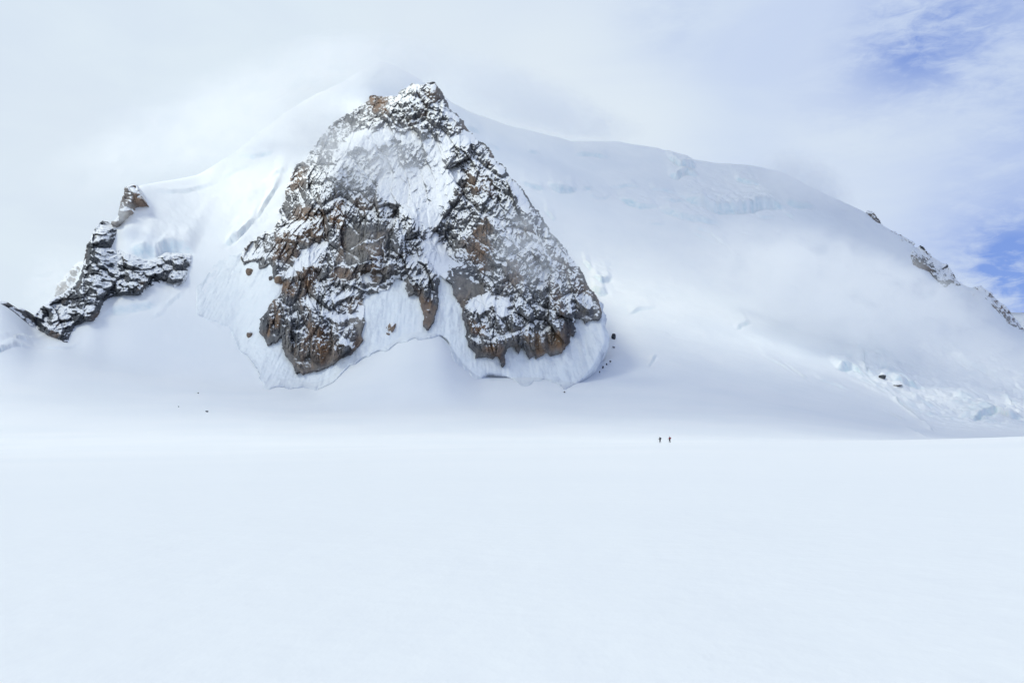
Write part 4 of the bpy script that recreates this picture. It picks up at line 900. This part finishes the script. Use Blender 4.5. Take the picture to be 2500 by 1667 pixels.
def skin(name, chains, mat, parent, sub=2):
    """one continuous surface grown round connected joints; chains share joints by position"""
    vs, rs, es, ix = [], [], [], {}
    def add(p, r):
        k = tuple(round(c, 4) for c in p)
        if k not in ix: ix[k] = len(vs); vs.append(p); rs.append(r)
        return ix[k]
    for ch in chains:
        last = None
        for (x, y, z, r) in ch:
            i = add((x, y, z), r)
            if last is not None and i != last: es.append((last, i))
            last = i
    me = bpy.data.meshes.new(name); me.from_pydata(vs, es, []); me.update()
    o = bpy.data.objects.new(name, me); COL.objects.link(o); o.parent = parent
    md = o.modifiers.new('skin', 'SKIN'); md.use_smooth_shade = True
    bulk = 1.3 if name in ('jacket', 'trousers', 'gaiter', 'backpack', 'hat') else 1.0
    for v, r in zip(me.skin_vertices[0].data, rs): v.radius = (r * bulk, r * bulk)
    me.skin_vertices[0].data[0].use_root = True
    sb = o.modifiers.new('sub', 'SUBSURF'); sb.levels = sub; sb.render_levels = sub
    me.materials.append(mat)
    return o

def make_person(px, D, rz, label, jacket_m, pack_m, hat_m, arm_fwd, scale=1.0):
    th = math.atan((px - CX) / FOC)
    x, y = (px - CX) / FOC * D, D
    # stand on the actual snow surface
    dg = bpy.context.evaluated_depsgraph_get()
    hit, loc, *_r = scene.ray_cast(dg, (x, y, 60), (0, 0, -1))
    z = loc.z if hit else EYE
    r = bpy.data.objects.new('person', None); COL.objects.link(r)
    r.location = (x, y, z - 0.03); r.rotation_euler = (0, 0, rz); r.scale = (scale,) * 3
    tag(r, label, 'person', 'people walking along the snow crest')
    # local frame: walks towards -X, left side is -Y
    hipL, hipR = (-0.0, -0.09, 0.92), (0.0, 0.09, 0.92)
    kneeL, kneeR = (-0.14, -0.10, 0.50), (0.03, 0.10, 0.49)
    ankL, ankR = (-0.10, -0.10, 0.10), (0.20, 0.10, 0.14)
    sL, sR = (-0.05, -0.19, 1.42), (-0.05, 0.19, 1.42)
    eL, eR = (-0.10 - 0.08 * arm_fwd, -0.25, 1.14), (0.04, 0.25, 1.14)
    wL, wR = (-0.34 - 0.06 * arm_fwd, -0.22, 1.08), (-0.22, 0.23, 1.06)
    P = lambda p, rr: (p[0], p[1], p[2], rr)
    torso = [(0, 0, 0.98, .13), (-0.02, 0, 1.15, .125), (-0.045, 0, 1.33, .14), (-0.06, 0, 1.46, .075), (-0.075, 0, 1.54, .055), (-0.09, 0, 1.63, .088), (-0.092, 0, 1.72, .078)]
    pel = (0, 0, 0.98, .13); ch_ = (-0.045, 0, 1.33, .14)
    body = [torso, [pel, P(hipL, .085), P(kneeL, .056), P(ankL, .04), (ankL[0] - .12, ankL[1], .05, .034)], [pel, P(hipR, .085), P(kneeR, .056), P(ankR, .04), (ankR[0] - .12, ankR[1], .06, .034)],
            [ch_, P(sL, .062), P(eL, .042), P(wL, .028)], [ch_, P(sR, .062), P(eR, .042), P(wR, .028)]]
    for (w_, sgn) in ((wL, -1), (wR, 1)):
        palm = (w_[0] - .07, w_[1], w_[2] - .01, .026)
        body.append([P(w_, .028), palm])
        for k, (dz, ln) in enumerate(((.028, .030), (.010, .034), (-.010, .032), (-.028, .026))):       # fingers curled round the pole grip
            q = (palm[0] - .03, palm[1] + sgn * -0.004, palm[2] + dz, .010)
            body.append([palm, q, (q[0] - ln, q[1] - sgn * .010, q[2] - .006, .009), (q[0] - ln * .9, q[1] - sgn * .036, q[2] - .008, .008)])
        body.append([P(w_, .028), (w_[0] - .035, w_[1] - sgn * .028, w_[2] + .018, .011), (w_[0] - .075, w_[1] - sgn * .042, w_[2] + .020, .009)])
    body.append([(-0.09, 0, 1.63, .088), (-0.175, 0, 1.635, .020)])     # nose
    b = skin('body', body, C_SKIN, r)
    skin('trousers', [[(0, 0, 1.02, .15), P(hipL, .108), P(kneeL, .078), (ankL[0] - .0, ankL[1], .36, .066)], [(0, 0, 1.02, .15), P(hipR, .108), P(kneeR, .078), (ankR[0] - .05, ankR[1], .37, .066)]], C_DARK, r)
    skin('gaiter', [[(ankL[0] - .01, ankL[1], .37, .07), P(ankL, .062)]], C_GREY, r, 1)
    skin('gaiter', [[(ankR[0] - .05, ankR[1], .38, .07), P(ankR, .062)]], C_GREY, r, 1)
    skin('boot', [[(ankL[0] + .05, ankL[1], .05, .05), (ankL[0] - .04, ankL[1], .06, .052), (ankL[0] - .18, ankL[1], .045, .042)], [(ankL[0] - .04, ankL[1], .06, .052), (ankL[0], ankL[1], .13, .06)]], C_BLACK, r, 1)
    skin('boot', [[(ankR[0] + .05, ankR[1], .08, .05), (ankR[0] - .04, ankR[1], .07, .052), (ankR[0] - .18, ankR[1], .045, .042)], [(ankR[0] - .04, ankR[1], .07, .052), (ankR[0], ankR[1], .16, .06)]], C_BLACK, r, 1)
    skin('jacket', [[(0, 0, 0.93, .165), (-0.02, 0, 1.15, .155), (-0.045, 0, 1.33, .172), (-0.06, 0, 1.47, .095)], [(-0.045, 0, 1.33, .172), P(sL, .085), P(eL, .062), (wL[0] + .03, wL[1], wL[2], .046)], [(-0.045, 0, 1.33, .172), P(sR, .085), P(eR, .062), (wR[0] + .03, wR[1], wR[2], .046)]], jacket_m, r)
    skin('hat', [[(-0.075, 0, 1.665, .098), (-0.085, 0, 1.73, .088), (-0.08, 0, 1.775, .05)]], hat_m, r)
    bp = skin('backpack', [[(0.16, 0, 1.02, .12), (0.20, 0, 1.20, .155), (0.18, 0, 1.40, .145), (0.15, 0, 1.52, .10)]], pack_m, r)
    bp.scale = (1, 1.15, 1)
    skin('strap', [[(0.05, -.12, 1.50, .018), (-0.10, -.13, 1.52, .016), (-0.21, -.11, 1.36, .016), (-0.17, -.13, 1.15, .016), (0.0, -.17, 1.05, .016)]], C_BLACK, bp, 1)
    skin('strap', [[(0.05, .12, 1.50, .018), (-0.10, .13, 1.52, .016), (-0.21, .11, 1.36, .016), (-0.17, .13, 1.15, .016), (0.0, .17, 1.05, .016)]], C_BLACK, bp, 1)
    return r, wL, wR, (x, y, z - 0.03)

def ski_pole(root, wrist, label, side):
    o = bpy.data.objects.new('ski_pole', None); COL.objects.link(o)
    hand = Vector((wrist[0] - .09, wrist[1] + side * 0.012, wrist[2]))
    rot = root.rotation_euler.to_matrix(); base = Vector(root.location) + rot @ (Vector((hand.x - 0.22, hand.y - side * 0.05, 0.02)) * root.scale[0])
    o.location = base; o.rotation_euler = root.rotation_euler
    tip = (0, 0, 0); g = (0.22, side * 0.05, hand.z - 0.02)
    L = lambda a: (g[0] * a, g[1] * a, g[2] * a)
    skin('shaft', [[(*L(0.0), .006), (*L(0.5), .009), (*L(0.95), .010)]], C_METAL, o, 1)
    skin('grip', [[(*L(0.93), .014), (*L(1.0), .017), (*L(1.08), .019)]], C_BLACK, o, 1)
    bm = bmesh.new(); bmesh.ops.create_cone(bm, cap_ends=True, segments=14, radius1=.045, radius2=.03, depth=.012)
    me = bpy.data.meshes.new('basket'); bm.to_mesh(me); bm.free(); me.materials.append(C_BLACK)
    k = bpy.data.objects.new('basket', me); COL.objects.link(k); k.parent = o; k.location = L(0.06)
    tag(o, label, 'ski pole')

bpy.context.view_layer.update()
r1, l1, q1, _ = make_person(1611.6, 305.0, math.radians(-28), "person in dark clothes with a dark pack, leading along the snow crest", C_DARK, C_DARK, C_BLACK, 1.2, 1.08)
r2, l2, q2, _ = make_person(1635.2, 305.0, math.radians(-28), "person in a red jacket with a red pack, following the dark clothed one", C_RED, C_RED, C_NAVY, 1.0, 1.12)
ski_pole(r1, l1, "thin ski pole held out in front by the person in dark clothes", -1)
ski_pole(r2, l2, "thin ski pole held out in front by the person in the red jacket", -1)

mist(-40, 200, 1080, 10, 10, 400, 0.9, 13, "unseen grey cloud deck added high above the foot of the mountain to shade it")  # added cloud above the view, shades the snow behind the crest
deck = [o for o in COL.objects if o.name.startswith('mist')][-1]
deck.name = 'shade_cloud'; deck.location = (-350, 690, 780); deck.scale = (1250, 560, 85); deck.rotation_euler = (0, 0, 0)
dt_ = deck.data.materials[0].node_tree
for n in dt_.nodes:
    if n.type == 'MATH' and not n.inputs[1].is_linked: n.inputs[1].default_value = 0.025

mist(0, 200, 1950, 10, 10, 400, 0.9, 16, "cloud bank added high over the snow dome to shade it")  # second added cloud, keeps the sun off the dome
deck2 = [o for o in COL.objects if o.name.startswith('mist')][-1]
deck2.name = 'shade_cloud'; deck2.location = (220, 1640, 1030); deck2.scale = (1050, 720, 62); deck2.rotation_euler = (0, 0, 0)
for n in deck2.data.materials[0].node_tree.nodes:
    if n.type == 'MATH' and not n.inputs[1].is_linked: n.inputs[1].default_value = 0.15
